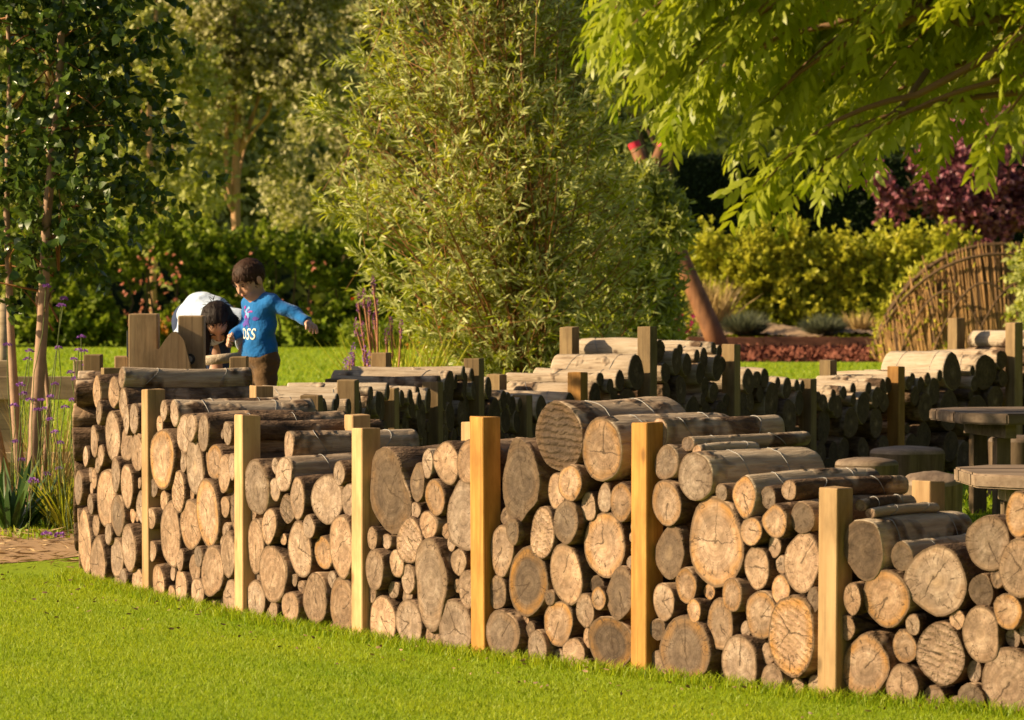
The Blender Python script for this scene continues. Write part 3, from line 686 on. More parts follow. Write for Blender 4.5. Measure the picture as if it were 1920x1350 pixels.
def stump(px, D, r_, h, label, seed, tilt=0.0, sq=0.0):
    q = random.Random(seed); p = at(px, 900, D)
    o = empty('stump_stool', (p.x, p.y, 0), q.uniform(0, 6)); tag(o, label, 'stool', 'stump stools round the picnic tables')
    seg = 28; V = []; F = []; ph = [q.uniform(0, 6) for _ in range(4)]
    ring = []
    for k in range(seg):
        t = 2 * math.pi * k / seg
        w = 1 + .04 * math.cos(3 * t + ph[0]) + .03 * math.cos(5 * t + ph[1]) + sq * abs(math.cos(3 * t + ph[2])) * .12
        ring.append((w * math.cos(t), w * math.sin(t)))
    levels = [(-.05, 1.06), (.05, 1.03), (h * .5, .97), (h - .03, 1.0)]
    for z, s_ in levels:
        for x, y in ring: V.append((x * r_ * s_, y * r_ * s_, z + (tilt * x * r_ if z > h * .8 else 0)))
    for i in range(len(levels) - 1):
        for k in range(seg): F.append([i * seg + k, i * seg + (k + 1) % seg, (i + 1) * seg + (k + 1) % seg, (i + 1) * seg + k])
    mesh_np('trunk', V, F, M_STUMP, o, True)
    V = []; F = []
    for z, s_ in ((h - .031, .999), (h - .012, .975), (h + .0, .90), (h + .014, .45)):
        for x, y in ring: V.append((x * r_ * s_, y * r_ * s_, z + tilt * x * r_))
    for i in range(3):
        for k in range(seg): F.append([i * seg + k, i * seg + (k + 1) % seg, (i + 1) * seg + (k + 1) % seg, (i + 1) * seg + k])
    F.append([3 * seg + k for k in range(seg)])
    mesh_np('seat', V, F, M_TABLE, o, True)
    return o
stump(1625, 25.9, .205, .455, 'round log stool nearest the front wall, left of the other stools', 1)
stump(1702, 26.9, .235, .48, 'widest stump stool with a peaked top behind the round one', 2, sq=1.0)
stump(1748, 23.9, .165, .455, 'dark leaning stump stool beside the nearer slab table', 3, tilt=.12, sq=1.0)
stump(1905, 29.4, .2, .44, 'small stump stool seen under the far slab table', 4)

# ------------------------------------------------------------------ heavy timber play frame at the left end
frame = empty('play_equipment', (at(270, 900, 24.05).x, 24.05, 0)); tag(frame, 'heavy squared play timbers with curved cradle board at left end of wall', 'play equipment')
fx0 = at(270, 900, 24.05).x
def fpx(x, y): p = at(x, y, 24.05); return p.x - fx0, p.z
def rel(a, b, ya, yb, name, mat, bev=.008):
    (xa, za), (xb, zb) = fpx(*a), fpx(*b)
    return MB().box((min(xa, xb), ya, min(za, zb)), (max(xa, xb), yb, max(za, zb)), bev=bev).build(name, mat, frame)
def to_ground(o, h):                                     # run the bottom of a post down to the ground
    for v in o.data.vertices:
        if v.co.z < h: v.co.z = -.1
    return o
to_ground(rel((243, 588), (298, 690), -.085, .085, 'post', M_OAK), 1.15)
to_ground(rel((335, 592), (383, 690), -.05, .12, 'post', M_OAK), 1.15)
# the cradle board: a curved top edge dipping between the posts
cv = []
for k in range(25):
    x = 296 + (360 - 296) * k / 24
    y = 648 - 27 * math.exp(-((x - 331) / 20.0) ** 2) + 8 * math.exp(-((x - 300) / 9.0) ** 2)
    if x > 345: y = max(y, 600 + (x - 345) * 4 + 22)
    cv.append(fpx(x, y))
zb = fpx(300, 690)[1] - .12
V = []; F = []
for yy in (-.155, -.09):
    for x, z in cv: V.append((x, yy, z))
    for x, z in cv: V.append((x, yy, zb))
n_ = len(cv)
for s_ in (0, 1):
    b_ = s_ * 2 * n_
    for k in range(n_ - 1):
        q = [b_ + k, b_ + k + 1, b_ + n_ + k + 1, b_ + n_ + k]; F.append(q[::-1] if s_ == 0 else q)
for k in range(n_ - 1):
    F.append([k, k + 1, 2 * n_ + k + 1, 2 * n_ + k]); F.append([n_ + k, 3 * n_ + k, 3 * n_ + k + 1, n_ + k + 1])
mesh_np('cradle_board', V, F, M_OAK, frame)
M_IRON = plain('dark_iron', (.03, .03, .032), rough=.45, spec=.5, metal=.7)
bx_, bz_ = fpx(357, 673)
for nm, r_, y_ in (('bolt_washer', .034, -.062), ('bolt', .018, -.074)):
    MB().tube([(bx_, y_, bz_), (bx_, -.045, bz_)], r_, 18).build(nm, M_IRON if nm == 'bolt_washer' else M_WIRE, frame)
hx, hz_ = fpx(240, 620)
MB().tube([(hx, .02, fpx(240, 668)[1] - .3), (hx, .02, hz_)], .011, 10).build('iron_pin', M_IRON, frame)
rel((214, 668), (246, 700), .01, .12, 'rail_block', M_OAK)
# the deck the two people stand on, behind the wall
deck = empty('play_deck', (-1.75, 25.0, 0)); tag(deck, 'low plank deck behind the log wall under the woman and boy', 'deck')
for k in range(9):
    MB().box((-.62 + k * .15, -.42, .615), (-.62 + k * .15 + .143, 1.0, .65), bev=.004).build('plank', M_OLD, deck)
for s_ in (-.36, .94):
    MB().box((-.62, s_, .50), (.72, s_ + .05, .613)).build('joist', M_OLD, deck)
for sx in (-.6, .62):
    for sy in (-.31, .88): MB().box((sx, sy, -.1), (sx + .09, sy + .06, .612)).build('leg', M_OLD, deck)
# pale boards and short logs that lie by the frame
e = MB().tube([at(386, 676, 24.4), at(452, 669, 24.45)], .03, 14).build('loose_log', M_BARK, None, True)
e.color = (.2, .2, 0, 1); tag(e, 'pale peeled log lying level behind the curved cradle board', 'log')

# ------------------------------------------------------------------ people
def surface(fn, lo, hi, h):
    """smooth closed surface of a distance field (naive surface nets)"""
    ax = [np.arange(lo[i], hi[i] + h, h) for i in range(3)]
    G = np.stack(np.meshgrid(*ax, indexing='ij'), -1); D = fn(G)
    s = D < 0; nx, ny, nz = D.shape
    cnt = np.zeros((nx - 1, ny - 1, nz - 1)); acc = np.zeros((nx - 1, ny - 1, nz - 1, 3))
    cor = [(i, j, k) for i in (0, 1) for j in (0, 1) for k in (0, 1)]
    def sub(A, c): return A[c[0]:c[0] + nx - 1, c[1]:c[1] + ny - 1, c[2]:c[2] + nz - 1]
    for a in cor:
        for b in cor:
            if sum(abs(a[i] - b[i]) for i in range(3)) == 1 and a < b:
                da, db = sub(D, a), sub(D, b); m = (da < 0) != (db < 0)
                t = np.where(m, da / np.where(m, da - db, 1), 0)
                pa, pb = np.array(a, float), np.array(b, float)
                acc += np.where(m[..., None], pa + (pb - pa) * t[..., None], 0); cnt += m
    act = cnt > 0; idx = -np.ones(act.shape, int); idx[act] = np.arange(act.sum())
    ijk = np.argwhere(act); V = (ijk + acc[act] / cnt[act][:, None]) * h + np.array(lo)
    F = []
    for d in range(3):
        o1, o2 = [(1, 2), (2, 0), (0, 1)][d]
        a = s.take(range(0, s.shape[d] - 1), d); b = s.take(range(1, s.shape[d]), d)
        E = np.argwhere(a != b); E = E[(E[:, o1] > 0) & (E[:, o2] > 0) & (E[:, o1] < s.shape[o1] - 1) & (E[:, o2] < s.shape[o2] - 1)]
        if not len(E): continue
        u = np.zeros(3, int); u[o1] = 1; w = np.zeros(3, int); w[o2] = 1
        q = np.stack([idx[tuple((E - u - w).T)], idx[tuple((E - w).T)], idx[tuple(E.T)], idx[tuple((E - u).T)]], -1)
        fl = ~s[tuple(E.T)]; q[fl] = q[fl][:, ::-1]; F.append(q)
    return V, np.concatenate(F)
def cap(P, a, b, ra, rb):
    a, b = np.array(a, float), np.array(b, float); ab = b - a
    t = np.clip(((P - a) @ ab) / (ab @ ab), 0, 1)
    return np.linalg.norm(P - a - t[..., None] * ab, axis=-1) - (ra + (rb - ra) * t)
def ell(P, c, r, M=None):
    q = P - np.array(c, float)
    if M is not None: q = q @ np.array(M)
    r = np.array(r, float); k0 = np.linalg.norm(q / r, axis=-1); k1 = np.linalg.norm(q / (r * r), axis=-1)
    return k0 * (k0 - 1.0) / np.maximum(k1, 1e-6)
def smin(a, b, k):
    h = np.clip(.5 + .5 * (b - a) / k, 0, 1); return b + (a - b) * h - k * h * (1 - h)
def smins(L, k):
    d = L[0]
    for e_ in L[1:]: d = smin(d, e_, k)
    return d
def skinmat(name, col):
    m, nt, ns, ls, b = nmat(name)
    tc = ns.new('ShaderNodeTexCoord'); f = noise(ns, ls, tc.outputs['Object'], 14, 3)
    ls.new(mixc(ns, ls, f, tuple(x * .86 for x in col), col), b.inputs['Base Color'])
    b.inputs['Roughness'].default_value = .5; b.inputs['Subsurface Weight'].default_value = .12; b.inputs['Subsurface Radius'].default_value = (.01, .004, .002)
    return m
def strands(name, V, F, keep, down, n, ln, w, mat, parent, seed, lift=.35):
    """locks of hair lying over a hair surface"""
    r = np.random.default_rng(seed); C = V[F].mean(1); E1 = V[F[:, 1]] - V[F[:, 0]]; E2 = V[F[:, 2]] - V[F[:, 0]]; N = unit(np.cross(E1, E2))
    cen = V.mean(0); N = N * np.sign((N * (C - cen)).sum(1))[:, None]
    k = r.choice(len(C), n); P, Nn = C[k], N[k]
    D = np.array(down)[None] if np.ndim(down) == 1 else down(P)
    D = D - Nn * (D * Nn).sum(1)[:, None]; D = unit(D + Nn * lift * r.random((n, 1)) + .28 * r.normal(size=(n, 3)))
    return leaves_mesh(name, P - Nn * .002, D, ln * (.6 + .8 * r.random(n)), w, mat, parent, N=Nn + .3 * r.normal(size=(n, 3)), shape='lance', curl=.3, r=r)
M_SKIN = skinmat('skin', (.56, .31, .21)); M_LIP = plain('lips', (.36, .12, .10), rough=.5); M_EYE = plain('eyes', (.03, .02, .015), rough=.25)
def cloth(name, col, var=.12):
    m, nt, ns, ls, b = nmat(name)
    tc = ns.new('ShaderNodeTexCoord'); f = noise(ns, ls, tc.outputs['Object'], 8, 3); w = noise(ns, ls, tc.outputs['Object'], 22, 2)
    ls.new(mixc(ns, ls, f, tuple(x * (1 - var) for x in col), tuple(min(1, x * (1 + var)) for x in col)), b.inputs['Base Color'])
    b.inputs['Roughness'].default_value = .9; b.inputs['Specular IOR Level'].default_value = .15
    b.inputs['Sheen Weight'].default_value = .15
    bump(ns, ls, w, .55, .02, b); return m
def hairmat(name, col):
    m, nt, ns, ls, b = nmat(name)
    tc = ns.new('ShaderNodeTexCoord'); f = noise(ns, ls, mapping(ns, ls, tc.outputs['Object'], (1, 1, .12)), 120, 3, .6)
    ls.new(mixc(ns, ls, f, tuple(x * .45 for x in col), tuple(x * 1.5 for x in col)), b.inputs['Base Color'])
    b.inputs['Roughness'].default_value = .6; b.inputs['Specular IOR Level'].default_value = .2; bump(ns, ls, f, .8, .006, b); return m

def frame_of(fwd, up=(0, 0, 1)):
    f = Vector(fwd).normalized(); r_ = f.cross(Vector(up)).normalized(); u = r_.cross(f)
    return np.array([[r_.x, f.x, u.x], [r_.y, f.y, u.y], [r_.z, f.z, u.z]])   # columns: right, forward, up

def head_sdf(P, c, M, s):
    """child or adult head, s = head height; local frame right/forward/up"""
    q = (P - np.array(c)) @ M / s                    # unit head
    d = ell(q, (0, -.03, .10), (.355, .44, .41))       # skull
    d = smin(d, ell(q, (0, .13, -.17), (.27, .27, .31)), .14)   # face and jaw
    d = smin(d, ell(q, (0, .25, -.36), (.13, .11, .11)), .10)   # chin
    for sx in (-1, 1):
        d = smin(d, ell(q, (sx * .17, .27, -.14), (.12, .11, .12)), .08)       # cheeks
        d = -smin(-d, ell(q, (sx * .145, .435, .03), (.085, .07, .055)), .05)   # eye sockets
    d = smin(d, cap(q, (0, .40, .03), (0, .475, -.115), .03, .05), .05)        # nose
    d = smin(d, ell(q, (0, .385, -.235), (.095, .05, .04)), .04)
    return d * s
def ears(P, c, M, s):
    q = (P - np.array(c)) @ M / s
    return np.minimum(ell(q, (-.37, -.02, -.04), (.05, .09, .14)), ell(q, (.37, -.02, -.04), (.05, .09, .14))) * s
def hand_parts(wr, fwd, palm_n, s, curl=.5):
    """segments of palm, four unequal bent fingers and a thumb"""
    f = np.array(fwd, float); f /= np.linalg.norm(f); n = np.array(palm_n, float); n -= f * (n @ f); n /= np.linalg.norm(n); l = np.cross(n, f)
    wr = np.array(wr, float); out = []
    for k in (-.3, 0, .3): out.append((wr, wr + f * .42 * s + l * k * s * .9, .13 * s, .11 * s))
    for k, (o_, ln) in enumerate(((-.33, .36), (-.11, .43), (.11, .41), (.32, .32))):
        a = wr + f * .45 * s + l * o_ * s * .95; d1 = f * math.cos(curl) + n * math.sin(curl); d2 = f * math.cos(curl * 2.3) + n * math.sin(curl * 2.3)
        b = a + d1 * ln * .55 * s; c = b + d2 * ln * .55 * s
        out += [(a, b, .085 * s, .075 * s), (b, c, .075 * s, .06 * s)]
    a = wr + f * .15 * s - l * .26 * s; b = a + (f * .5 - l * .55 + n * .35) * .36 * s; c = b + (f * .8 - l * .1 + n * .4) * .28 * s
    out += [(a, b, .09 * s, .08 * s), (b, c, .08 * s, .06 * s)]
    return out

def eyes_mouth(parent, c, M, s):
    for sx in (-1, 1):
        p = np.array(c) + M @ (np.array((sx * .145, .385, .022)) * s)
        bm = bmesh.new(); bmesh.ops.create_uvsphere(bm, u_segments=10, v_segments=8, radius=1)
        A = Matrix([list(r_) for r_ in M])
        for v in bm.verts: v.co = Vector(p) + A @ Vector((v.co.x * .05 * s, v.co.y * .03 * s, v.co.z * .018 * s))
        me = bpy.data.meshes.new('eye'); bm.to_mesh(me); bm.free(); me.materials.append(M_EYE); link(bpy.data.objects.new('eye', me), parent)
        # eyebrow
        pts = [tuple(np.array(c) + M @ (np.array((sx * x_, y_, z_)) * s)) for x_, y_, z_ in ((.07, .448, .085), (.15, .435, .105), (.225, .385, .09))]
        MB().tube(pts, .012 * s, 6).build('eyebrow', M_EYE, parent, True)
    pts = [tuple(np.array(c) + M @ (np.array((x_, y_, z_)) * s)) for x_, y_, z_ in ((-.085, .40, -.245), (-.03, .432, -.238), (.03, .432, -.238), (.085, .40, -.245))]
    MB().tube(pts, .018 * s, 6).build('mouth', M_LIP, parent, True)

# --- the boy: local x = his right, y = the way he faces, z up; feet at 0
BZ = .65
boy = empty('person', (-1.545, 24.62, BZ), R(130)); tag(boy, 'standing child in blue long-sleeved top and brown trousers, one arm held out', 'person')
hs = .232; hc = (.022, .072, .985); HM = frame_of((-.02, .83, -.56))
handL = hand_parts((-.345, -.10, .725), (-.85, .22, -.35), (0, .3, -1), .118, .38)
handR = hand_parts((.125, .125, .625), (-.25, .85, -.30), (-.8, -.2, -.4), .105, .9)
def boy_body(P):
    d = head_sdf(P, hc, HM, hs); d = smin(d, ears(P, hc, HM, hs), .006)
    d = smin(d, cap(P, (0, .0, .83), (.012, .035, .93), .048, .046), .03)
    d = smin(d, smins([ell(P, (0, 0, .72), (.115, .08, .17)), ell(P, (0, 0, .54), (.11, .085, .10))], .06), .05)
    for sx, J in ((-1, [(-.125, 0, .845), (-.235, -.08, .775), (-.345, -.10, .725)]), (1, [(.125, 0, .845), (.155, -.01, .72), (.125, .125, .625)])):
        d = smin(d, smin(cap(P, J[0], J[1], .036, .030), cap(P, J[1], J[2], .030, .022), .01), .025)
        hx = .058 * sx
        d = smin(d, smin(cap(P, (hx, 0, .5), (hx * 1.05, .015, .27), .062, .045), cap(P, (hx * 1.05, .015, .27), (hx * 1.05, -.005, .05), .043, .03), .02), .03)
        d = smin(d, cap(P, (hx * 1.1, -.015, .03), (hx * 1.3, .10, .022), .03, .026), .02)
    h_ = smins([cap(P, *s_) for s_ in handL], .007); h2 = smins([cap(P, *s_) for s_ in handR], .007)
    return smin(smin(d, h_, .008), h2, .008)
V, F = surface(boy_body, (-.50, -.20, -.02), (.26, .30, 1.13), .0068)
mesh_np('body', V, F, M_SKIN, boy, True)
eyes_mouth(boy, hc, HM, hs)
def boy_hair(P):
    q = (P - np.array(hc)) @ HM / hs
    d = ell(q, (0, -.045, .115), (.395, .475, .435))
    front = q[..., 1] * .55 - (q[..., 2] + .03)          # cut away the face
    lowr = -(q[..., 2] + .13) - .22 * np.clip(-q[..., 1] * 2, 0, 1)
    ear = .10 - np.hypot((q[..., 1] + .0) , q[..., 2] + .08)
    fr = .018 * np.sin(q[..., 0] * 30)
    return np.maximum(np.maximum(d, np.minimum(front, q[..., 1] - .12) + fr), lowr) * hs
V, F = surface(boy_hair, (-.12, -.09, .84), (.16, .25, 1.15), .0055)
M_HAIR_B = hairmat('brown_hair', (.045, .020, .010))
hair = mesh_np('hair', V, F, M_HAIR_B, boy, True)
crown_pt = np.array(hc) + HM @ (np.array((0, -.12, .5)) * hs)
strands('locks', V, F, None, lambda P: unit(P - crown_pt) + np.array([0, 0, -.35]), 1800, .026, .0045, M_HAIR_B, hair, 3, lift=.16)
def folds(P, k, a): return a * (np.sin(P[..., 2] * k + 3 * P[..., 0] * 9 + 1.5 * np.sin(P[..., 1] * 25)) + .6 * np.sin(P[..., 2] * k * 1.7 - P[..., 0] * 40))
def boy_shirt(P):
    d = smins([ell(P, (0, .005, .76), (.116, .086, .15)), ell(P, (0, .012, .62), (.114, .090, .16)), ell(P, (0, .01, .53), (.122, .098, .10)), cap(P, (-.085, 0, .845), (.085, 0, .845), .05, .05)], .05)
    for J in ([(-.118, 0, .84), (-.235, -.08, .775), (-.34, -.10, .727)], [(.118, 0, .84), (.155, -.01, .72), (.128, .118, .632)]):
        d = smin(d, smin(cap(P, J[0], J[1], .046, .038), cap(P, J[1], J[2], .039, .033), .02), .035)
    d = d + folds(P, 38, .0036)
    d = np.maximum(d, (.505 + .02 * P[..., 0]) - P[..., 2])             # hem
    w1, a1 = np.array([-.345, -.10, .725]), np.array([-.87, -.16, -.39]); d = np.maximum(d, ((P - w1) @ a1))
    w2, a2 = np.array([.122, .13, .622]), np.array([-.2, .83, -.5]); d = np.maximum(d, np.where(np.linalg.norm(P - w2, axis=-1) < .07, (P - w2) @ a2, -1))
    nk = .062 - np.linalg.norm((P - np.array([.01, .03, .90])) * np.array([1, 1, .8]), axis=-1)
    return np.maximum(d, nk)
V, F = surface(boy_shirt, (-.42, -.20, .46), (.25, .22, .95), .0062)
shirt = mesh_np('shirt', V, F, cloth('blue_jersey', (.012, .135, .40)), boy, True)
def boy_trousers(P):
    d = ell(P, (0, .0, .50), (.128, .10, .10))
    for sx in (-1, 1):
        d = smin(d, smin(cap(P, (.06 * sx, 0, .48), (.066 * sx, .015, .27), .077, .062), cap(P, (.066 * sx, .015, .27), (.07 * sx, 0, .07), .062, .052), .02), .03)
    return np.maximum(d + folds(P, 60, .0025), np.maximum(P[..., 2] - .545, .06 - P[..., 2]))
V, F = surface(boy_trousers, (-.19, -.16, .03), (.19, .17, .58), .0075)
mesh_np('trousers', V, F, cloth('brown_cotton', (.115, .065, .028)), boy, True)
for sx in (-1, 1):
    V, F = surface(lambda P: np.maximum(smin(cap(P, (.07 * sx, -.025, .035), (.082 * sx, .11, .03), .04, .036), ell(P, (.07 * sx, -.01, .07), (.042, .05, .05)), .02), .002 - P[..., 2]), (-.16, -.1, -.01), (.16, .18, .14), .008)
    mesh_np('shoe', V, F, plain('shoe_leather', (.05, .04, .035)), boy, True)
# printed lettering and pattern on the chest, pressed onto the cloth
def press(o, target_bm, axis_y, lift):
    from mathutils.bvhtree import BVHTree
    t = BVHTree.FromObject(target_bm, bpy.context.evaluated_depsgraph_get())
    for v in o.data.vertices:
        h = t.ray_cast(Vector((v.co.x, .6, v.co.z)), Vector((0, -1, 0)))
        if h[0] is not None: v.co = h[0] + Vector((0, lift, 0))
def print_text(txt, x, z, size, mat, name):
    cu = bpy.data.curves.new(name, 'FONT'); cu.body = txt; cu.size = size; cu.align_x = 'CENTER'; cu.align_y = 'CENTER'; cu.space_character = 1.12; cu.offset = .0006
    tmp = bpy.data.objects.new(name, cu); COL.objects.link(tmp); bpy.context.view_layer.update()
    me = bpy.data.meshes.new_from_object(tmp.evaluated_get(bpy.context.evaluated_depsgraph_get()))
    COL.objects.unlink(tmp); bpy.data.objects.remove(tmp)
    bm = bmesh.new(); bm.from_mesh(me)
    bmesh.ops.triangulate(bm, faces=bm.faces); bmesh.ops.subdivide_edges(bm, edges=bm.edges[:], cuts=2, use_grid_fill=True)
    for v in bm.verts: v.co = Vector((x - v.co.x, .3, z + v.co.y * 1.25))
    bm.to_mesh(me); bm.free(); me.materials.clear(); me.materials.append(mat)
    o = bpy.data.objects.new(name, me); link(o, shirt); return o
bpy.context.view_layer.update()
M_PRINT = plain('white_print', (.72, .70, .58), var=.06)
lt = print_text('OSS', .004, .645, .078, M_PRINT, 'lettering'); press(lt, shirt, 1, .003)
rp = random.Random(3); pm = [plain('magenta_print', (.30, .03, .28), var=.2), plain('pale_blue_print', (.16, .36, .62), var=.2), plain('violet_print', (.10, .06, .36), var=.2)]
for k in range(44):
    cx_, cz_ = rp.gauss(.018, .034), rp.gauss(.765, .03); r1 = rp.uniform(.006, .017)
    if rp.random() < .3: cz_ -= .05
    m = MB(); V = [(cx_, .3, cz_)] + [(cx_ + math.cos(a) * r1 * rp.uniform(.6, 1.5), .3, cz_ + math.sin(a) * r1 * rp.uniform(.5, 1.1)) for a in np.linspace(0, 2 * math.pi, 9)[:-1]]
    m.add(V, [[0, 1 + i, 1 + (i + 1) % 8] for i in range(8)])
    o_ = m.build('print_patch', pm[0 if cz_ > .735 and rp.random() < .6 else (1 if cz_ > .75 else 2)], shirt); press(o_, shirt, 1, .0022 + .0003 * (k % 4))

# --- the woman, bent forward over the frame (world-aligned local axes, origin on the deck)
wx, wy = -1.86, 24.98
woman = empty('person', (wx, wy, BZ)); tag(woman, 'dark-haired adult in white top bending down behind the heavy play timbers', 'person')
hsw = .232; hcw = (.035, -.19, .715); HW = frame_of((.10, -.52, -.85), (0, -1, .35))
wl_hand = hand_parts((-.20, -.30, .44), (.3, -.5, -.75), (.6, .5, 0), .15, .6); wr_hand = hand_parts((.17, -.30, .46), (-.2, -.5, -.8), (-.6, .5, 0), .15, .6)
def woman_body(P):
    d = head_sdf(P, hcw, HW, hsw); d = smin(d, ears(P, hcw, HW, hsw), .006)
    d = smin(d, cap(P, (.01, .02, .73), (.03, -.11, .735), .06, .055), .03)
    d = smin(d, smins([cap(P, (-.10, .36, .74), (-.01, .05, .70), .14, .115)], .05), .05)
    for sx, J in ((-1, [(-.165, .02, .68), (-.225, -.10, .545), (-.20, -.30, .44)]), (1, [(.155, .02, .71), (.20, -.10, .56), (.17, -.30, .46)])):
        d = smin(d, smin(cap(P, J[0], J[1], .045, .036), cap(P, J[1], J[2], .036, .026), .01), .03)
        hx = -.10 + .09 * sx
        d = smin(d, smin(cap(P, (hx, .40, .70), (hx, .34, .37), .088, .06), cap(P, (hx, .34, .37), (hx, .42, .06), .056, .04), .03), .04)
        d = smin(d, cap(P, (hx, .43, .03), (hx, .27, .025), .036, .03), .03)
    a_ = smins([cap(P, *s_) for s_ in wl_hand], .008); b_ = smins([cap(P, *s_) for s_ in wr_hand], .008)
    return smin(smin(d, a_, .01), b_, .01)
V, F = surface(woman_body, (-.36, -.48, -.02), (.32, .62, .96), .0085)
mesh_np('body', V, F, M_SKIN, woman, True)
eyes_mouth(woman, hcw, HW, hsw)
def woman_hair(P):
    q = (P - np.array(hcw)) @ HW / hsw
    d = ell(q, (0, -.05, .10), (.45, .50, .50))
    d = np.maximum(d, np.minimum(q[..., 1] * .9 - (q[..., 2] - .16), q[..., 1] - .20))
    # lengths that hang straight down beside the face
    for sx, zz in ((-1, .60), (1, .53)):
        b_ = np.array(hcw) + HW @ (np.array((sx * .36, .06, .05)) * hsw)
        e_ = np.array((b_[0] + sx * .012, b_[1] - .03, zz))
        d = smin(d / 1.0, cap(P, b_, e_, .052, .022) / hsw, .05)
    return (d + .008 * np.sin(P[..., 0] * 160)) * hsw
V, F = surface(woman_hair, (-.16, -.42, .45), (.24, .05, .96), .007)
M_HAIR_W = hairmat('dark_hair', (.016, .009, .007))
hair = mesh_np('hair', V, F, M_HAIR_W, woman, True)
strands('locks', V, F, None, np.array([0.02, -.12, -1.0]), 900, .045, .006, M_HAIR_W, hair, 4, lift=.15)
def woman_top(P):
    d = smins([cap(P, (-.10, .34, .745), (-.01, .06, .705), .155, .135), ell(P, (-.06, .22, .77), (.17, .22, .10)), cap(P, (-.15, .03, .69), (.145, .03, .715), .075, .075)], .06)
    for J in ([(-.165, .02, .68), (-.215, -.08, .57)], [(.155, .02, .71), (.20, -.09, .575)]):
        d = smin(d, cap(P, J[0], J[1], .068, .058), .04)
    d = d + folds(P, 30, .005)
    nk = .105 - np.linalg.norm(P - np.array([.03, -.13, .70]), axis=-1)
    d = np.maximum(d, nk)
    return np.maximum(d, np.maximum(P[..., 1] - .43, -.12 - P[..., 1]))
V, F = surface(woman_top, (-.38, -.22, .45), (.33, .52, .98), .0085)
mesh_np('top', V, F, cloth('white_cotton', (.46, .55, .70), .05), woman, True)
def woman_jeans(P):
    d = ell(P, (-.10, .40, .72), (.19, .15, .15))
    for sx in (-1, 1):
        hx = -.10 + .09 * sx
        d = smin(d, smin(cap(P, (hx, .40, .70), (hx, .34, .37), .102, .075), cap(P, (hx, .34, .37), (hx, .42, .06), .07, .055), .03), .04)
    return np.maximum(d, np.maximum(.055 - P[..., 2], .30 - P[..., 1] + .0 * P[..., 2]))
V, F = surface(woman_jeans, (-.36, .1, .02), (.2, .62, .95), .010)
mesh_np('trousers', V, F, cloth('dark_denim', (.03, .045, .10)), woman, True)
# ------------------------------------------------------------------ vegetation
M_TRUNK_B = plain('birch_bark', (.33, .21, .14), rough=.8, var=.45, scale=14, bmp=.4)
M_TRUNK = plain('brown_bark', (.13, .085, .05), rough=.9, var=.45, scale=14, bmp=.6)
M_TWIG = plain('red_brown_twig', (.26, .12, .04), rough=.7, var=.3, scale=10)
M_GREYBARK = plain('tan_trunk_bark', (.42, .25, .13), rough=.9, var=.4, scale=8, bmp=.6)

def rand_dirs(n, r): return unit(r.normal(size=(n, 3)))
def path_pts(p0, p1, sag=.0, n=6, jit=.03, r=random):
    p0, p1 = Vector(p0), Vector(p1); L = (p1 - p0).length
    return [p0.lerp(p1, k / (n - 1)) + Vector((r.uniform(-1, 1), r.uniform(-1, 1), r.uniform(-1, 1))) * jit * L * (0 < k < n - 1) + Vector((0, 0, sag * L * math.sin(math.pi * k / (n - 1)))) for k in range(n)]

def crown(name, tree, centers, radii, ntwig, per, tl, ll, lw, mat, seed, updir=(0, 0, .5), out=1.0, shape='oval', gap=.0, droop=.0, bark=None, local=Vector((0, 0, 0)), twig_r=.004, shell=.45, kind='stuff'):
    """a crown of leafy twigs spread through lobes (centers, radii); leaves follow their twig"""
    r = np.random.default_rng(seed)
    C = np.array(centers, float); RR = np.array(radii, float)
    vol = RR.prod(1) ** .75; pick = r.choice(len(C), ntwig, p=vol / vol.sum())
    d = rand_dirs(ntwig, r); rad = r.random(ntwig) ** shell
    B = C[pick] + d * RR[pick] * rad[:, None]
    if gap:
        g = np.sin(B[:, 0] * 2.3 + seed) + np.sin(B[:, 1] * 2.1 + 1.3 * seed) + np.sin(B[:, 2] * 2.9 + .7 * seed) + .7 * np.sin(B[:, 0] * 5.1 + B[:, 2] * 4.3)
        k = g > gap; B, d = B[k], d[k]
    n = len(B)
    T = unit(d * out + np.array(updir) + .45 * r.normal(size=(n, 3)))
    TL = tl * (.5 + r.random(n))
    s = r.random((n, per)); P = B[:, None] + T[:, None] * (s * TL[:, None])[..., None]
    P[..., 2] -= droop * (s * TL[:, None]) ** 2
    D = unit(T[:, None] * .55 + .8 * r.normal(size=(n, per, 3)) + np.array([0, 0, -droop * 1.2]))
    P = P.reshape(-1, 3); D = D.reshape(-1, 3); m = len(P)
    tint = np.clip(np.repeat(r.random(n), per) * .5 + r.random(m) * .5, 0, 1)
    o = leaves_mesh(name, P, D, ll * (.6 + .7 * r.random(m)), lw * (.7 + .6 * r.random(m)), mat, tree, shape=shape, tint=tint, r=r)
    if kind: o['kind'] = kind
    return o, B, T, TL

def tree(name, base, label, cat='tree', group=None):
    t = empty(name, base); tag(t, label, cat, group); return t
def limbs(t, base_r, top, targets, mat, seed, nm='trunk', r0=.35):
    """trunk to `top` and limbs from it to the targets, all in the tree's own axes"""
    q = random.Random(seed); m = MB(); P = path_pts((0, 0, -.1), top, n=8, jit=.012, r=q)
    m.tube(P, [base_r * (1 - .75 * k / 7) for k in range(8)], 9)
    m.build(nm, mat, t, True)
    for tg in targets:
        k = q.randint(2, 6); a = P[k]; rr = base_r * (1 - .75 * k / 7) * .5
        p_ = path_pts(a, tg, sag=.06, n=6, jit=.04, r=q)
        MB().tube(p_, [rr * (1 - .8 * i / 5) for i in range(6)], 6).build('limb', mat, t, True)

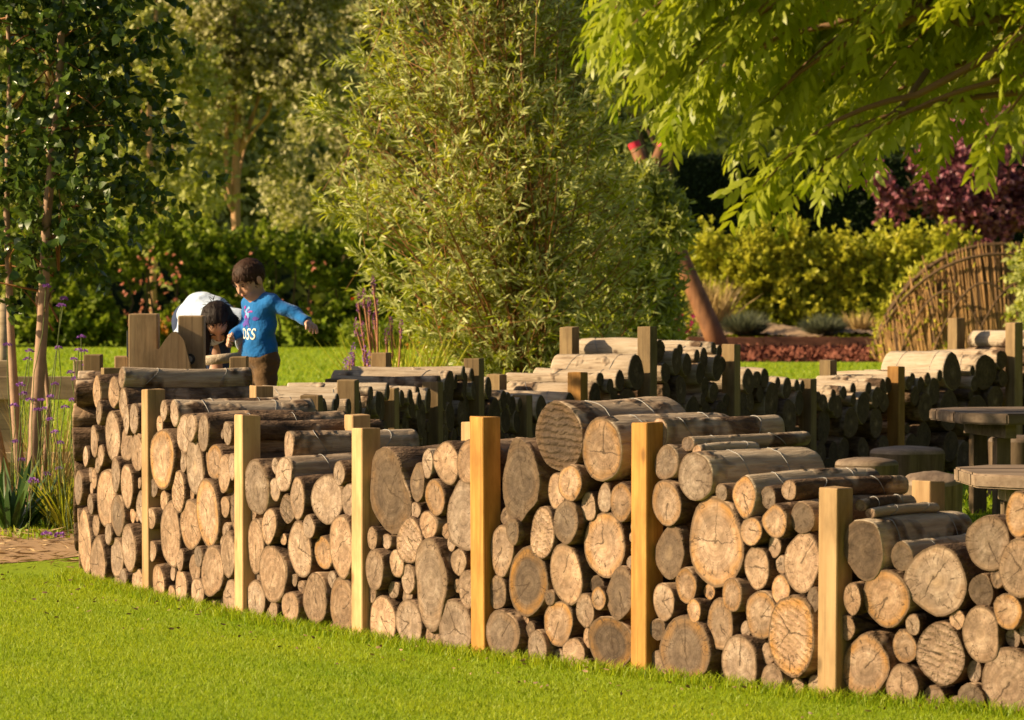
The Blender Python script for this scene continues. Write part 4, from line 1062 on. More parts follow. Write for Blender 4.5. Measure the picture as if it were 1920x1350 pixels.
# --- willow in the middle, many stems from one foot
wb = at(1003, 690, 34.5); wb = Vector((wb.x, wb.y, 0))
willow = tree('willow_tree', wb, 'tall bushy silver-leaved willow in the middle behind the far log wall')
M_WILLOW = leafmat('willow_leaf', (.18, .255, .008), (.52, .51, .03), under=(.55, .57, .22), trans=.48, rough=.4, spec=.4)
sW = FPX / 34.5
def wx_(x): return (x - 960) / sW - wb.x
def wz_(y): return CAM_H + (473 - y) / sW
prof = [(700, 850, 1150), (640, 790, 1220), (580, 730, 1235), (520, 700, 1235), (450, 680, 1230), (390, 620, 1225), (340, 630, 1220), (280, 650, 1190), (210, 625, 1170), (140, 670, 1150), (60, 680, 1140), (-40, 690, 1110), (-160, 780, 1010), (-280, 850, 960)]
pz_ = np.array([wz_(p[0]) for p in prof]); pl_ = np.array([wx_(p[1]) for p in prof]); pr_ = np.array([wx_(p[2]) for p in prof])
rw = np.random.default_rng(21); qw = random.Random(21)
stems = MB(); TB, TT, TLn = [], [], []
for k in range(80):
    a = qw.uniform(0, 6.28); rr = qw.random() ** .4; ztop = .75 + 4.6 * qw.random() ** .8
    mid, half = np.interp(ztop, pz_, (pl_ + pr_) / 2), np.interp(ztop, pz_, (pr_ - pl_) / 2) * .95
    tip = Vector((mid + math.cos(a) * rr * half, math.sin(a) * rr * half * .85, ztop))
    p0 = Vector((qw.uniform(-.09, .09), qw.uniform(-.12, .12), -.05))
    c1 = p0 + Vector(((tip.x) * .22, tip.y * .22, ztop * .42))
    pts = []
    for i in range(9):
        t = i / 8; p = p0 * (1 - t) ** 2 + c1 * 2 * t * (1 - t) + tip * t * t
        pts.append(p + Vector((qw.gauss(0, .012), qw.gauss(0, .012), 0)))
    r0 = qw.uniform(.011, .024); stems.tube(pts, [r0 * (1 - .85 * i / 8) for i in range(9)], 5)
    for i in range(30):
        t = qw.uniform(.2, 1.0); j = min(int(t * 8), 7); p = pts[j].lerp(pts[j + 1], t * 8 - j)
        ax = (pts[j + 1] - pts[j]).normalized(); d = Vector((qw.gauss(0, 1), qw.gauss(0, 1), qw.gauss(0, .35))).normalized()
        az_ = math.atan2(p.y, p.x - .0)
        if math.sin(az_ * 3 + p.z * 4) + math.sin(p.z * 7 + az_) + math.sin(az_ * 7 - p.z * 3) < -.55: continue
        T = (ax * .6 + d * .95 + Vector((0, 0, .2))).normalized(); l = qw.uniform(.22, .62) * (1.15 - .5 * t)
        e_ = p + T * l
        lim_l, lim_r = np.interp(e_.z, pz_, pl_), np.interp(e_.z, pz_, pr_)
        if not lim_l - .12 < e_.x < lim_r + .12: continue
        TB.append(p); TT.append(T); TLn.append(l)
        if i % 3 == 0: stems.tube([p, p + T * l * .6, e_ + Vector((0, 0, -.03 * l))], [.0035, .0025, .001], 3, False)
for k in range(2500):
    spray = k % 6 == 0
    z = .55 + 4.9 * qw.random(); a = qw.uniform(0, 6.28); rr = qw.random() ** .45 if not spray else qw.uniform(.9, 1.08)
    lim_l, lim_r = np.interp(z, pz_, pl_), np.interp(z, pz_, pr_); mid, half = (lim_l + lim_r) / 2, (lim_r - lim_l) / 2
    if math.sin(a * 3 + z * 4) + math.sin(z * 7 + a) + math.sin(a * 7 - z * 3) < (-.1 if rr > .45 else -.9) and not spray: continue
    d = Vector((math.cos(a), math.sin(a) * .8, 0)); e_ = Vector((mid, 0, z)) + Vector((d.x * rr * half, d.y * rr * half, 0))
    T = (d * .75 + Vector((qw.gauss(0, .35), qw.gauss(0, .35), .55 + qw.gauss(0, .2)))).normalized(); l = qw.uniform(.2, .5) if not spray else qw.uniform(.35, .75)
    TB.append(e_ - T * l); TT.append(T); TLn.append(l)
    stems.tube([e_ - T * l * 1.6, e_ - T * l * .5, e_], [.004, .003, .001], 3, False)
for (x, y, dx, n_) in ((604, 208, -1, 16), (600, 372, -1, 20), (640, 345, -1, 12), (690, 488, -1, 16), (695, 556, -1, 14), (660, 120, -1, 12), (700, 30, -.8, 12), (790, 620, -.8, 12), (1120, 90, .8, 12), (1160, 250, .9, 12)):
    tip = Vector((wx_(x), qw.uniform(-.5, .2), wz_(y))); root = tip - Vector((dx * .75, 0, .42))
    stems.tube([root - Vector((dx * .5, 0, .5)), root, tip], [.008, .006, .002], 4, False)
    for k in range(n_):
        t = qw.random() ** .7; e_ = root.lerp(tip, t) + Vector((0, qw.gauss(0, .05), qw.gauss(0, .03))); T = Vector((dx * .8, qw.gauss(0, .4), .45 + qw.gauss(0, .3))).normalized()
        TB.append(e_); TT.append(T); TLn.append(qw.uniform(.12, .3))
trunk_main = MB()
P = path_pts((0, 0, -.1), (-.02, .02, 2.6), n=9, jit=.012, r=qw); trunk_main.tube(P, [.06 * (1 - .75 * k / 8) for k in range(9)], 9)
trunk_main.build('trunk', M_TWIG, willow, True); so_ = stems.build('stems', M_TWIG, willow, True); so_['kind'] = 'stuff'
B = np.array([tuple(p) for p in TB]); T = np.array([tuple(p) for p in TT]); L = np.array(TLn); per = 15
s = rw.random((len(B), per)) ** .85; P = B[:, None] + T[:, None] * (s * L[:, None])[..., None]
az = rw.normal(size=(len(B), per, 3)); D = unit(T[:, None] * .9 + unit(az) * .75 + np.array([0, 0, -.18]))
m = P.shape[0] * per; tint = np.clip(np.repeat(rw.random(len(B)), per) * .55 + rw.random(m) * .45, 0, 1)
o = leaves_mesh('crown', P.reshape(-1, 3), D.reshape(-1, 3), .1 * (.55 + .75 * rw.random(m)), .019 * (.7 + .6 * rw.random(m)), M_WILLOW, willow, shape='lance', curl=.25, tint=tint, r=rw); o['kind'] = 'stuff'

# --- young birch-like tree at the left, several pale stems
bb = Vector((at(60, 960, 26.3).x, 26.3, 0))
birch = tree('birch_tree', bb, 'dark heart-leaved tree with pale pinkish stems at the left edge')
M_BIRCH = leafmat('birch_leaf', (.035, .08, .008), (.115, .17, .015), under=(.08, .13, .02), trans=.38, rough=.3, spec=.55, zone=.3)
def bl(x, y, d=26.3): return at(x, y, d) - bb
for k, (pp, r0) in enumerate((([(58, 1030), (66, 800), (80, 600), (88, 400), (110, 180), (120, -80), (130, -300)], .05), ([(48, 1030), (28, 760), (20, 620), (12, 400), (18, 150), (10, -120)], .036), ([(72, 1030), (92, 760), (70, 560), (150, 260), (190, 60), (215, -120)], .02), ([(40, 1030), (-30, 700), (-90, 400), (-120, 100), (-150, -200)], .035))):
    pts = [bl(x, y, 26.3 + .12 * (k - 1)) for x, y in pp]; n_ = len(pts)
    MB().tube(pts, [r0 * (1 - .7 * i / (n_ - 1)) for i in range(n_)], 9).build('trunk', M_TRUNK_B, birch, True)
sB = FPX / 27.2
cen = [(40, 40), (120, 120), (60, 250), (180, 60), (190, 210), (120, 330), (30, 380), (215, 300), (-60, 200), (-80, 0), (60, -120), (180, -100), (110, 440), (-40, 450), (230, 130), (165, 400), (20, 520)]
rd = [(.42, .5, .36)] * 10 + [(.55, .6, .5)] * 2 + [(.22, .3, .2), (.3, .4, .22), (.24, .3, .26), (.22, .3, .2), (.2, .3, .14)]
crown('crown', birch, [tuple(bl(x, y)) for x, y in cen], rd, 660, 12, .30, .072, .054, M_BIRCH, 31, updir=(.15, 0, -.1), shape='heart', droop=.5, shell=.5)
tw = MB(); qb = random.Random(4)
for k in range(44):
    x, y = cen[qb.randrange(len(cen))]; e_ = bl(x + qb.uniform(-60, 90), y + qb.uniform(-60, 80), 26.3 + qb.uniform(-.4, .4)); st = bl(qb.choice((85, 100, 20, 110)), min(y + qb.uniform(20, 160), 620))
    p_ = path_pts(st, e_, sag=.05, n=5, jit=.04, r=qb); tw.tube(p_, [.009, .007, .005, .003, .002], 4, False)
o = tw.build('twigs', M_TWIG, birch); o['kind'] = 'stuff'

# --- ash-like tree off to the right whose boughs hang into the picture
ab = Vector((4.5, 12.6, 0))
ash = tree('ash_tree', ab, 'drooping bright green pinnate boughs hanging in from the upper right')
M_ASH = leafmat('ash_leaf', (.16, .235, .007), (.40, .42, .018), under=(.33, .37, .03), trans=.52, rough=.4, spec=.3, zone=.35)
def al(x, y, d): return at(x, y, d) - ab
MB().tube(path_pts((0, 0, -.1), (-.1, .1, 4.6), n=8, jit=.01), [.19 * (1 - .4 * k / 7) for k in range(8)], 14).build('trunk', M_TRUNK, ash, True)
qa = random.Random(9); boughs = []
ends = [(1062, 62), (1125, 150), (1185, 205), (1265, 212), (1300, 330), (1345, 392), (1348, 428), (1360, 440), (1395, 425), (1375, 395), (1405, 380), (1320, 300), (1430, 350), (1300, 270), (1095, 100), (1150, 110), (1445, 398), (1540, 322), (1620, 296), (1735, 238), (1768, 262), (1850, 275), (1912, 225), (1400, 250), (1500, 190), (1250, 120), (1650, 150), (1150, 30), (1350, 100), (1800, 150), (1450, 60), (1560, 250), (1690, 60), (1310, 20), (1200, 90), (1420, 330), (1880, 90), (1760, 60), (1600, 60), (1335, 200), (1470, 280)]
ends += [(qa.uniform(1120, 1930), qa.uniform(-90, 190)) for _ in range(66)]
ends = [(x, y) for x, y in ends if y < 60 + max(0, x - 1060) * .8]
LP, LD, LN = [], [], []
for (x, y) in ends:
    d1 = qa.uniform(12.9, 15.0); d0 = d1 * .6 + 13.4 * .4
    x0 = x + qa.uniform(260, 520); y0 = y - qa.uniform(150, 330)
    p0, p1 = al(x0, y0, d0), al(x, y, d1)
    c = (p0 + p1) / 2 + Vector((-.08, 0, .10)); pts = []
    for i in range(8):
        t = i / 7; pts.append(p0 * (1 - t) ** 2 + c * 2 * t * (1 - t) + p1 * t * t)
    boughs.append((pts, [.013 * (1 - .8 * i / 7) for i in range(8)]))
    for i in range(17):
        t = .34 + .66 * (i + qa.random() * .6) / 17; j = min(int(t * 7), 6); p = pts[j].lerp(pts[j + 1], t * 7 - j)
        ax = (pts[j + 1] - pts[j]).normalized(); sd = -1 if i % 2 else 1
        d = (ax * .65 + Vector((sd * .25 + qa.gauss(-.2, .35), qa.gauss(0, .6), qa.gauss(-.30, .30)))).normalized()
        LP.append(p); LD.append(d); LN.append(qa.uniform(.12, .21))
bm_ = MB()
for pts, rr in boughs: bm_.tube(pts, rr, 6, False)
# the main limbs that carry them back to the trunk
for (pts, rr) in boughs[:10] + boughs[30:44]:
    bm_.tube([Vector((-.08, .05, 3.9 + qa.uniform(-.6, .3))), pts[0] * .45 + Vector((0, 0, 2.2)), pts[0]], [.045, .03, .013], 6, False)
o = bm_.build('boughs', plain('ash_twig', (.16, .085, .035), var=.3), ash, True); o['kind'] = 'stuff'
dark_limb = [(1990, -30), (1900, 32), (1800, 42), (1712, 8), (1680, -60)]
MB().tube([al(x, y, 13.6) for x, y in dark_limb], [.022, .02, .017, .014, .01], 8).build('limb', M_TRUNK, ash, True)
MB().tube([al(x, y, 13.5) for x, y in [(1740, 130), (1695, 195), (1650, 235), (1590, 292), (1540, 300)]], [.012, .012, .01, .008, .004], 6).build('limb', M_TRUNK, ash, True)
MB().tube([al(x, y, 13.5) for x, y in [(1600, 250), (1530, 340), (1480, 385), (1430, 396), (1395, 410)]], [.011, .010, .009, .007, .003], 6).build('limb', M_TRUNK, ash, True)
ra = np.random.default_rng(12)
A = np.array([tuple(p) for p in LP]); D = np.array([tuple(p) for p in LD]); LL = np.array(LN); n = len(A)
side = unit(np.cross(D, np.array([0, 0, 1.0]) + .35 * ra.normal(size=(n, 3)))); nn = unit(np.cross(side, D))
PP, DD, NNn, ln = [], [], [], []
for k in range(5):
    t = .25 + .65 * k / 4
    for sg in (-1, 1):
        base = A + D * (t * LL)[:, None]; base[:, 2] -= .25 * (t * LL) ** 2 / LL
        dd = unit(D * .62 + side * sg * .62 + np.array([0, 0, -.30]) + .12 * ra.normal(size=(n, 3)))
        PP.append(base); DD.append(dd); NNn.append(nn + .3 * ra.normal(size=(n, 3))); ln.append((.050 + .022 * math.sin(math.pi * t)) * (.85 + .3 * ra.random(n)))
PP.append(A + D * (.95 * LL)[:, None]); DD.append(unit(D + np.array([0, 0, -.3]))); NNn.append(nn); ln.append(.06 * np.ones(n))
ti = np.tile(ra.random(n), 11) * .6 + ra.random(n * 11) * .4
ln = np.concatenate(ln)
o = leaves_mesh('crown', np.concatenate(PP), np.concatenate(DD), ln, ln * .30, M_ASH, ash, N=np.concatenate(NNn), shape='oval', curl=.15, tint=ti, r=ra); o['kind'] = 'stuff'

# the rest of its crown, added out of view to cut sky light
o, *_ = crown('crown', ash, [(-1.4, -1.2, 3.7), (-.4, .3, 4.3), (.8, -.8, 4.6), (.6, 1.4, 4.4), (-1.6, 1.4, 4.2), (-.2, -2.2, 4.2), (1.6, .4, 3.8), (-.3, 0, 5.6), (-2.6, .2, 4.6), (-2.2, -2.6, 4.3)], [(1.3, 1.3, .9)] * 10, 900, 12, .45, .19, .09, M_ASH, 19)
# --- pale poplars behind the left hedge
M_POPLAR = leafmat('poplar_leaf', (.19, .225, .03), (.42, .41, .08), under=(.54, .51, .26), trans=.45, rough=.5, spec=.3, zone=.5)
M_POPLAR2 = leafmat('poplar_leaf_green', (.25, .30, .025), (.52, .50, .07), under=(.52, .53, .18), trans=.5, rough=.5, spec=.3, zone=.5)
def bg_tree(nm, px, D, label, lobes, mat, seed, ntwig, per=12, ll=.10, lw=.07, tl=.5, trunk_r=.10, top_y=-150, bark=M_GREYBARK, gap=-.6, shape='oval', group='pale poplars behind the flowering hedge', updir=(0, 0, .5), shell=.45):
    b = Vector((at(px, 500, D).x, D, 0)); t = tree(nm, b, label, group=group)
    C_ = [tuple(at(x, y, D + dy) - b) for x, y, dy, *_ in lobes]; R_ = [l[3] for l in lobes]
    limbs(t, trunk_r, Vector(at(px, top_y, D) - b), [Vector(c) for c in C_[:9]], bark, seed)
    crown('crown', t, C_, R_, ntwig, per, tl, ll, lw, mat, seed, gap=gap, shape=shape, updir=updir, shell=shell)
    return t
q = random.Random(8)
lb = [(q.uniform(330, 590), q.uniform(-160, 400), q.uniform(-1.2, 1.2), (q.uniform(.6, 1.0), q.uniform(.6, 1.0), q.uniform(.6, 1.0))) for _ in range(26)]
lb += [(400, 250, 0, (.7, .8, 1.2)), (470, 150, 0, (.9, .9, 1.4)), (380, 400, -.5, (.5, .6, .5)), (500, 350, -.3, (.6, .6, .5)), (560, 250, 0, (.6, .7, .8))]
lb = [l for l in lb if not (300 < l[0] < 585 and l[1] > 215)] + [(330, 330, .6, (.4, .5, .5)), (545, 330, .6, (.4, .5, .5))]
bg_tree('poplar_tree', 441, 88, 'pale grey-green poplar with straight tan trunk rising behind the boy', lb, M_POPLAR, 41, 2500, per=15, trunk_r=.13, ll=.12, lw=.085, gap=-.9)
lb = [(q.uniform(190, 350), q.uniform(-160, 440), q.uniform(-1, 1), (q.uniform(.6, 1.0), q.uniform(.6, 1.0), q.uniform(.6, 1.1))) for _ in range(24)]
bg_tree('poplar_tree', 290, 84, 'yellow-green leafy tree between the birch and the trunked poplar', lb, M_POPLAR2, 42, 2100, per=15, trunk_r=.09, ll=.13, lw=.085, gap=-.9)
lb = [(q.uniform(-60, 200), q.uniform(-160, 460), q.uniform(-1, 1), (q.uniform(.7, 1.1), q.uniform(.7, 1.0), q.uniform(.7, 1.1))) for _ in range(22)]
bg_tree('poplar_tree', 90, 90, 'leafy green tree glimpsed behind the dark birch leaves', lb, M_POPLAR2, 43, 1900, per=14, ll=.14, lw=.09, gap=-.9)
lb = [(q.uniform(545, 800), q.uniform(-200, 420), q.uniform(-1, 1), (q.uniform(.7, 1.1), q.uniform(.7, 1.0), q.uniform(.7, 1.1))) for _ in range(18)]
bg_tree('poplar_tree', 655, 96, 'darker poplar crown in the gap left of the willow', lb, M_POPLAR, 44, 2600, per=14, ll=.13, lw=.09, trunk_r=.12, bark=M_TRUNK, gap=-.9)

# --- wood closing the view behind everything
M_WOOD = leafmat('woodland_leaf', (.09, .12, .014), (.26, .28, .035), trans=.2, rough=.6, spec=.2, scale=.25, zone=.5)
rq = np.random.default_rng(77); n = 36000
X = rq.uniform(-42, 44, n); Z = 14 * rq.random(n); lump = 1.6 * np.sin(X * .55) + 1.2 * np.sin(Z * .9 + X * .3) + .8 * np.sin(X * 1.7 + Z * 1.3)
Y = 116 + lump - .0 * Z + 3.5 * rq.random(n)
P = np.stack([X, Y, Z], -1); D = unit(rq.normal(size=(n, 3)) + np.array([0, -.4, -.1]))
tag(leaves_mesh('woodland', P, D, .42 * (.6 + .8 * rq.random(n)), .30 * (.6 + .8 * rq.random(n)), M_WOOD, None, shape='oval', r=rq), 'dark mass of woodland closing the view behind the garden', 'woodland', kind='stuff')
# big trees at upper right, half lit, behind the ash boughs
for k, (x0, x1, y0, y1, D_, lab, mt) in enumerate(((1080, 1420, -220, 250, 98, 'broad dark green tree behind the crossed red-tipped poles', M_POPLAR2), (1420, 1760, -220, 230, 101, 'dark tree behind the clipped evergreen hedge', M_WOOD), (1740, 2050, -260, 240, 96, 'tall green tree above the purple-leaved tree', M_POPLAR2))):
    lb = [(q.uniform(x0, x1), q.uniform(y0, y1), q.uniform(-1.5, 1.5), (q.uniform(.8, 1.4), q.uniform(.8, 1.3), q.uniform(.8, 1.3))) for _ in range(20)]
    bg_tree('broadleaf_tree', (x0 + x1) / 2, D_, lab, lb, mt, 50 + k, 1300, per=13, ll=.18, lw=.125, trunk_r=.2, bark=M_TRUNK, group='broadleaf trees at the back of the garden')

M_SKY_BLOCK = leafmat('sky_block_leaf', (.03, .05, .010), (.09, .12, .02), trans=.15)
# unseen trees added right of the ring to dim the far wall's sky light
for k, (x_, y_, lab) in enumerate(((7.2, 24.0, 'unseen tree added right of the log ring to block sky light'), (7.6, 13.0, 'unseen tree added right of the front lawn to block sky light'), (9.5, 33.0, 'unseen tree added beyond the picnic tables to block sky light'), (9.5, 4.0, 'unseen tree added far right of the viewpoint to block sky light'))):
    t_ = tree('sky_block_tree', (x_, y_, 0), lab, group='unseen trees added to block sky light')
    cs = [(q.uniform(-1.3, 1.3), q.uniform(-2.6, 2.6), q.uniform(1.6, 8.5)) for _ in range(22)]
    limbs(t_, .22, Vector((0, 0, 7)), [Vector(c_) for c_ in cs[:8]], M_TRUNK, 80 + k)
    crown('crown', t_, cs, [(1.2, 1.4, 1.1)] * 22, 800, 11, .6, .34, .24, M_SKY_BLOCK, 90 + k)
# --- hedges
def hedge(nm, x0, x1, ytop, D, depth, label, mat, seed, lobes_n, twigs, per, ll, lw, tl=.25, ragged=.25, cat='hedge', gap=-1.6):
    """a row of leafy shrubs grown together"""
    a, b = at(x0, 600, D).x, at(x1, 600, D).x; top = at(960, ytop, D).z
    t = empty(nm, ((a + b) / 2, D, 0)); tag(t, label, cat); hw = (b - a) / 2; q = random.Random(seed); C_, R_ = [], []
    for k in range(lobes_n):
        xx = -hw + 2 * hw * (k + .5) / lobes_n + q.uniform(-.2, .2); h_ = top * (1 + q.uniform(-ragged, ragged * .35)); z = 0.25
        C_ += [(xx, depth * .3, .22), (xx + .2, depth * .15, .4), (xx - .2, depth * .2, .28)]; R_ += [(.45, .35, .3), (.4, .35, .32), (.42, .35, .32)]
        while z < h_:
            r_ = q.uniform(.26, .46); z = min(z + r_ * 1.1, h_ - r_ * .6); C_.append((xx + q.uniform(-.25, .25), depth * q.uniform(.1, .7), z)); R_.append((r_ * 1.25, r_, r_))
            if z >= h_ - r_ * .62: break
    crown('foliage', t, C_, R_, twigs, per, tl, ll, lw, mat, seed, updir=(0, -.25, .75), gap=gap, shell=.4)
    m = MB()
    for k in range(int(2 * hw / .3)):
        xx = -hw + .15 + k * .3; m.tube(path_pts((xx, depth * .5, -.05), (xx + q.uniform(-.3, .3), depth * .4, top * .85), n=5, jit=.05, r=q), [.03, .026, .02, .014, .008], 5, False)
    o = m.build('stems', M_TRUNK, t); o['kind'] = 'stuff'
    return t
M_HEDGE_L = leafmat('climber_leaf', (.10, .165, .010), (.30, .35, .025), trans=.45, rough=.5, spec=.3, zone=.45)
M_HEDGE_R = leafmat('sunny_hedge_leaf', (.28, .32, .016), (.68, .62, .06), trans=.45, rough=.5, spec=.3, zone=.45)
M_YEW = leafmat('yew_leaf', (.010, .020, .007), (.030, .048, .014), trans=.1, rough=.6, spec=.15, zone=.4)
hl = hedge('flowering_hedge', -560, 960, 436, 76, 1.3, 'leafy green climber hedge with pink flowers behind the people', M_HEDGE_L, 3, 36, 5600, 13, .12, .08)
hr = hedge('leafy_hedge', 1300, 1760, 440, 78, 1.4, 'sunlit yellow-green hedge behind the raised bed', M_HEDGE_R, 5, 13, 2600, 13, .115, .07, ragged=.16)
# clipped evergreen: straight faces
ya, yb = at(1270, 600, 88).x, at(2100, 600, 88).x; yt = at(960, 292, 88).z
hy = empty('clipped_hedge', ((ya + yb) / 2, 88, 0)); tag(hy, 'tall dark clipped evergreen hedge behind the sunny hedge', 'hedge')
ry = np.random.default_rng(9); n = 19000; hw = (yb - ya) / 2
P = np.stack([ry.uniform(-hw, hw, n), .12 * ry.random(n), yt * ry.random(n)], -1); k = ry.random(n) < .15; P[k, 1] = 2 * ry.random(k.sum()); P[k, 2] = yt - .08 * ry.random(k.sum())
o = leaves_mesh('foliage', P, unit(ry.normal(size=(n, 3)) + np.array([0, -.4, .3])), .10, .045, M_YEW, hy, r=ry); o['kind'] = 'stuff'
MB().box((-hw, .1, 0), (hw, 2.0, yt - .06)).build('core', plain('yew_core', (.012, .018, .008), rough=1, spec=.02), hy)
# pink and orange blossoms on the left hedge and along its foot
def blossoms(name, P, size, mat, parent, seed, kind='stuff'):
    r = np.random.default_rng(seed); P = np.repeat(P, 5, 0); n = len(P)
    D = unit(r.normal(size=(n, 3)) + np.array([0, -.6, .3]))
    o = leaves_mesh(name, P, D, size * (.6 + .6 * r.random(n)), size * .8, mat, parent, shape='oval', r=r)
    if kind: o['kind'] = kind
    return o
M_PINK = leafmat('pink_petal', (.55, .16, .10), (.75, .34, .22), trans=.3); M_ORANGE = leafmat('orange_petal', (.70, .22, .03), (.80, .42, .08), trans=.3)
M_RED = leafmat('red_petal', (.55, .015, .015), (.70, .05, .03), trans=.25); M_MAG = leafmat('magenta_petal', (.50, .02, .16), (.60, .08, .25), trans=.25)
rb = np.random.default_rng(3)
def hp(n, x0, x1, y0, y1, D, sx=0):
    return np.array([tuple(at(rb.uniform(x0, x1), rb.uniform(y0, y1), D + rb.uniform(-.25, .05))) for _ in range(n)])
hlo = np.array(hl.location)
blossoms('flowers', hp(60, 215, 340, 470, 630, 75.9) - hlo, .05, M_PINK, hl, 1)
blossoms('flowers', hp(22, 330, 620, 470, 640, 75.9) - hlo, .045, M_PINK, hl, 2)
blossoms('flowers', hp(14, 280, 330, 590, 640, 75.9) - hlo, .07, M_ORANGE, hl, 4)
bed = empty('flower_border', (at(960, 650, 74.5).x, 74.5, 0)); tag(bed, 'low border of orange, yellow and red flowers along the hedge foot', 'flower bed')
blo = np.array(bed.location)
n = 5000; P = np.array([tuple(at(x, 600, 74.5)) for x in rb.uniform(640, 1310, n)]) - blo; P[:, 1] += rb.uniform(-.3, .6, n); P[:, 2] = rb.uniform(0, .55, n) * rb.random(n) ** .3
o = leaves_mesh('foliage', P, unit(rb.normal(size=(n, 3)) + np.array([0, -.2, .8])), .11, .045, M_HEDGE_L, bed, r=rb); o['kind'] = 'stuff'
blossoms('flowers', hp(110, 760, 1300, 610, 662, 74.3) - blo, .06, M_ORANGE, bed, 6)
blossoms('flowers', hp(22, 660, 1080, 540, 660, 74.2) - blo, .07, M_RED, bed, 7)
blossoms('flowers', hp(26, 1230, 1305, 530, 640, 74.2) - blo, .08, M_MAG, bed, 8)

# --- the shaded shrub mass at the willow's right side
M_SHRUB = leafmat('shrub_leaf', (.13, .18, .008), (.38, .38, .03), under=(.34, .37, .11), trans=.35, rough=.45, spec=.35)
sb = Vector((at(1215, 600, 44).x, 44, 0)); shrub = tree('shrub', sb, 'dark narrow-leaved shrub at the right flank of the willow', 'shrub')
lb = [(1150, 400, .33), (1212, 405, .28), (1250, 430, .2), (1105, 350, .33), (1135, 470, .4), (1200, 480, .36), (1225, 500, .22), (1150, 560, .42), (1205, 570, .3), (1235, 575, .14), (1190, 625, .38), (1115, 620, .4), (1225, 625, .22), (1175, 362, .16), (1232, 365, .17), (1212, 348, .12), (1245, 385, .2), (1255, 420, .13), (1258, 450, .08)]
crown('foliage', shrub, [tuple(at(x, y, 44) - sb) for x, y, _ in lb], [(r_, .5, r_) for *_, r_ in lb], 2300, 14, .2, .11, .026, M_SHRUB, 61, shape='lance', gap=-1.8)
crown('foliage', shrub, [tuple(at(x, y, 43.6) - sb) for x, y in ((1215, 345), (1238, 372), (1252, 402), (1262, 432), (1195, 352))], [(.13, .3, .13)] * 5, 360, 13, .14, .10, .024, M_SHRUB, 62, shape='lance')
limbs(shrub, .05, Vector((0, 0, 2.0)), [Vector(at(x, y, 44) - sb) for x, y, _ in lb], M_TRUNK, 5, 'stem')

# --- purple-leaved tree at the right
M_PURPLE = leafmat('purple_leaf', (.085, .016, .032), (.31, .085, .115), under=(.33, .12, .14), trans=.22, rough=.4, spec=.4)
lb = [(1700, 330, 0), (1760, 300, 0), (1830, 290, 0), (1900, 300, 0), (1740, 380, 0), (1810, 380, -.4), (1880, 390, 0), (1780, 440, 0), (1860, 455, 0), (1930, 440, 0), (1960, 340, 0), (2010, 380, 0), (1700, 290, .3), (1680, 350, 0)]
lb = [(x, y, d, (q.uniform(.5, .75),) * 3) for x, y, d in lb]
bg_tree('plum_tree', 1850, 82, 'purple-leaved tree at the right above the woven willow dome', lb, M_PURPLE, 71, 2000, per=14, ll=.13, lw=.085, tl=.4, trunk_r=.08, top_y=330, bark=M_TRUNK, gap=-1.0, group=None)

# --- bright vine shrub at the right edge
vb = Vector((at(1935, 600, 62).x, 62, 0)); vine = tree('shrub', vb, 'bright green leafy shrub cut by the right edge', 'shrub')
crown('foliage', vine, [tuple(at(x, y, 62) - vb) for x, y in ((1930, 470), (1922, 520), (1940, 570), (1918, 595), (1955, 520))], [(.15, .3, .25)] * 5, 150, 9, .18, .11, .06, M_POPLAR2, 73)
limbs(vine, .03, Vector((0, 0, 1.6)), [Vector((.1, 0, 1.9))], M_TRUNK, 6, 'stem')

# ------------------------------------------------------------------ woven willow dome
M_CANE = plain('willow_cane', (.30, .165, .055), rough=.7, var=.4, scale=5); M_CANE_D = plain('dark_cane', (.10, .055, .025), rough=.8, var=.3)
db = Vector((at(1868, 680, 66).x, 66, 0)); dome = empty('willow_dome', db); tag(dome, 'woven dome of tan willow canes beside the red mulch bed', 'dome')
ra_, rb_, hd = 2.05, 1.3, 1.95; q = random.Random(6); m = MB(); md = MB()
def hx_(x): return hd * max(0.0, 1 - (abs(x) / ra_) ** 2.2) ** .62
for k in range(2000):
    x = ra_ * q.uniform(-.98, .98); fr_ = -1 if q.random() < .7 else 1; w = math.sqrt(max(0, 1 - (x / ra_) ** 2)); y0 = fr_ * rb_ * w; h_ = hx_(x) * q.uniform(.55, 1.02); ln_ = q.gauss(-.08 * x, .16)
    pts = [(x + ln_ * t, y0 * (1 - .5 * t * t), h_ * t - .03 * (t == 0)) for t in (0, .25, .5, .75, 1)]
    (md if q.random() < .2 else m).tube(pts, [.016, .015, .013, .011, .008], 4, False)
o = m.build('canes', M_CANE, dome, True); o['kind'] = 'stuff'; o = md.build('dark_canes', M_CANE_D, dome, True); o['kind'] = 'stuff'
for (dy, lift, rr) in ((-.5, 1.0, .04), (-.75, .92, .028), (.2, .98, .03)):
    pts = [(x, dy * rb_ * math.sqrt(max(0, 1 - (x / ra_) ** 2)) , hx_(x) * lift - .02) for x in [ra_ * math.sin(t) for t in np.linspace(-1.55, 1.55, 25)]]
    MB().tube(pts, rr, 6).build('arch_rib', M_CANE_D, dome, True)
for (xa, xb) in ((-1.7, -.2), (-1.2, .5), (-.6, 1.1), (.1, 1.6)):                  # smaller arched rods woven through the front
    pts = [(xa + (xb - xa) * t, -rb_ * 1.03 * math.sqrt(max(0.02, 1 - ((xa + (xb - xa) * t) / ra_) ** 2)), .85 * hx_((xa + xb) / 2) * math.sin(math.pi * t) ** .8 * .8) for t in np.linspace(0, 1, 15)]
    MB().tube(pts, .018, 5).build('arched_rod', M_CANE_D, dome, True)
r = np.random.default_rng(8); n = 3200; a = r.random(n) * 2 * np.pi; z = hd * r.random(n) ** 1.2 * .9; c = np.sqrt(1 - (z / hd) ** 2) ** .75
P = np.stack([np.cos(a) * ra_ * c, np.sin(a) * rb_ * c, z], -1)
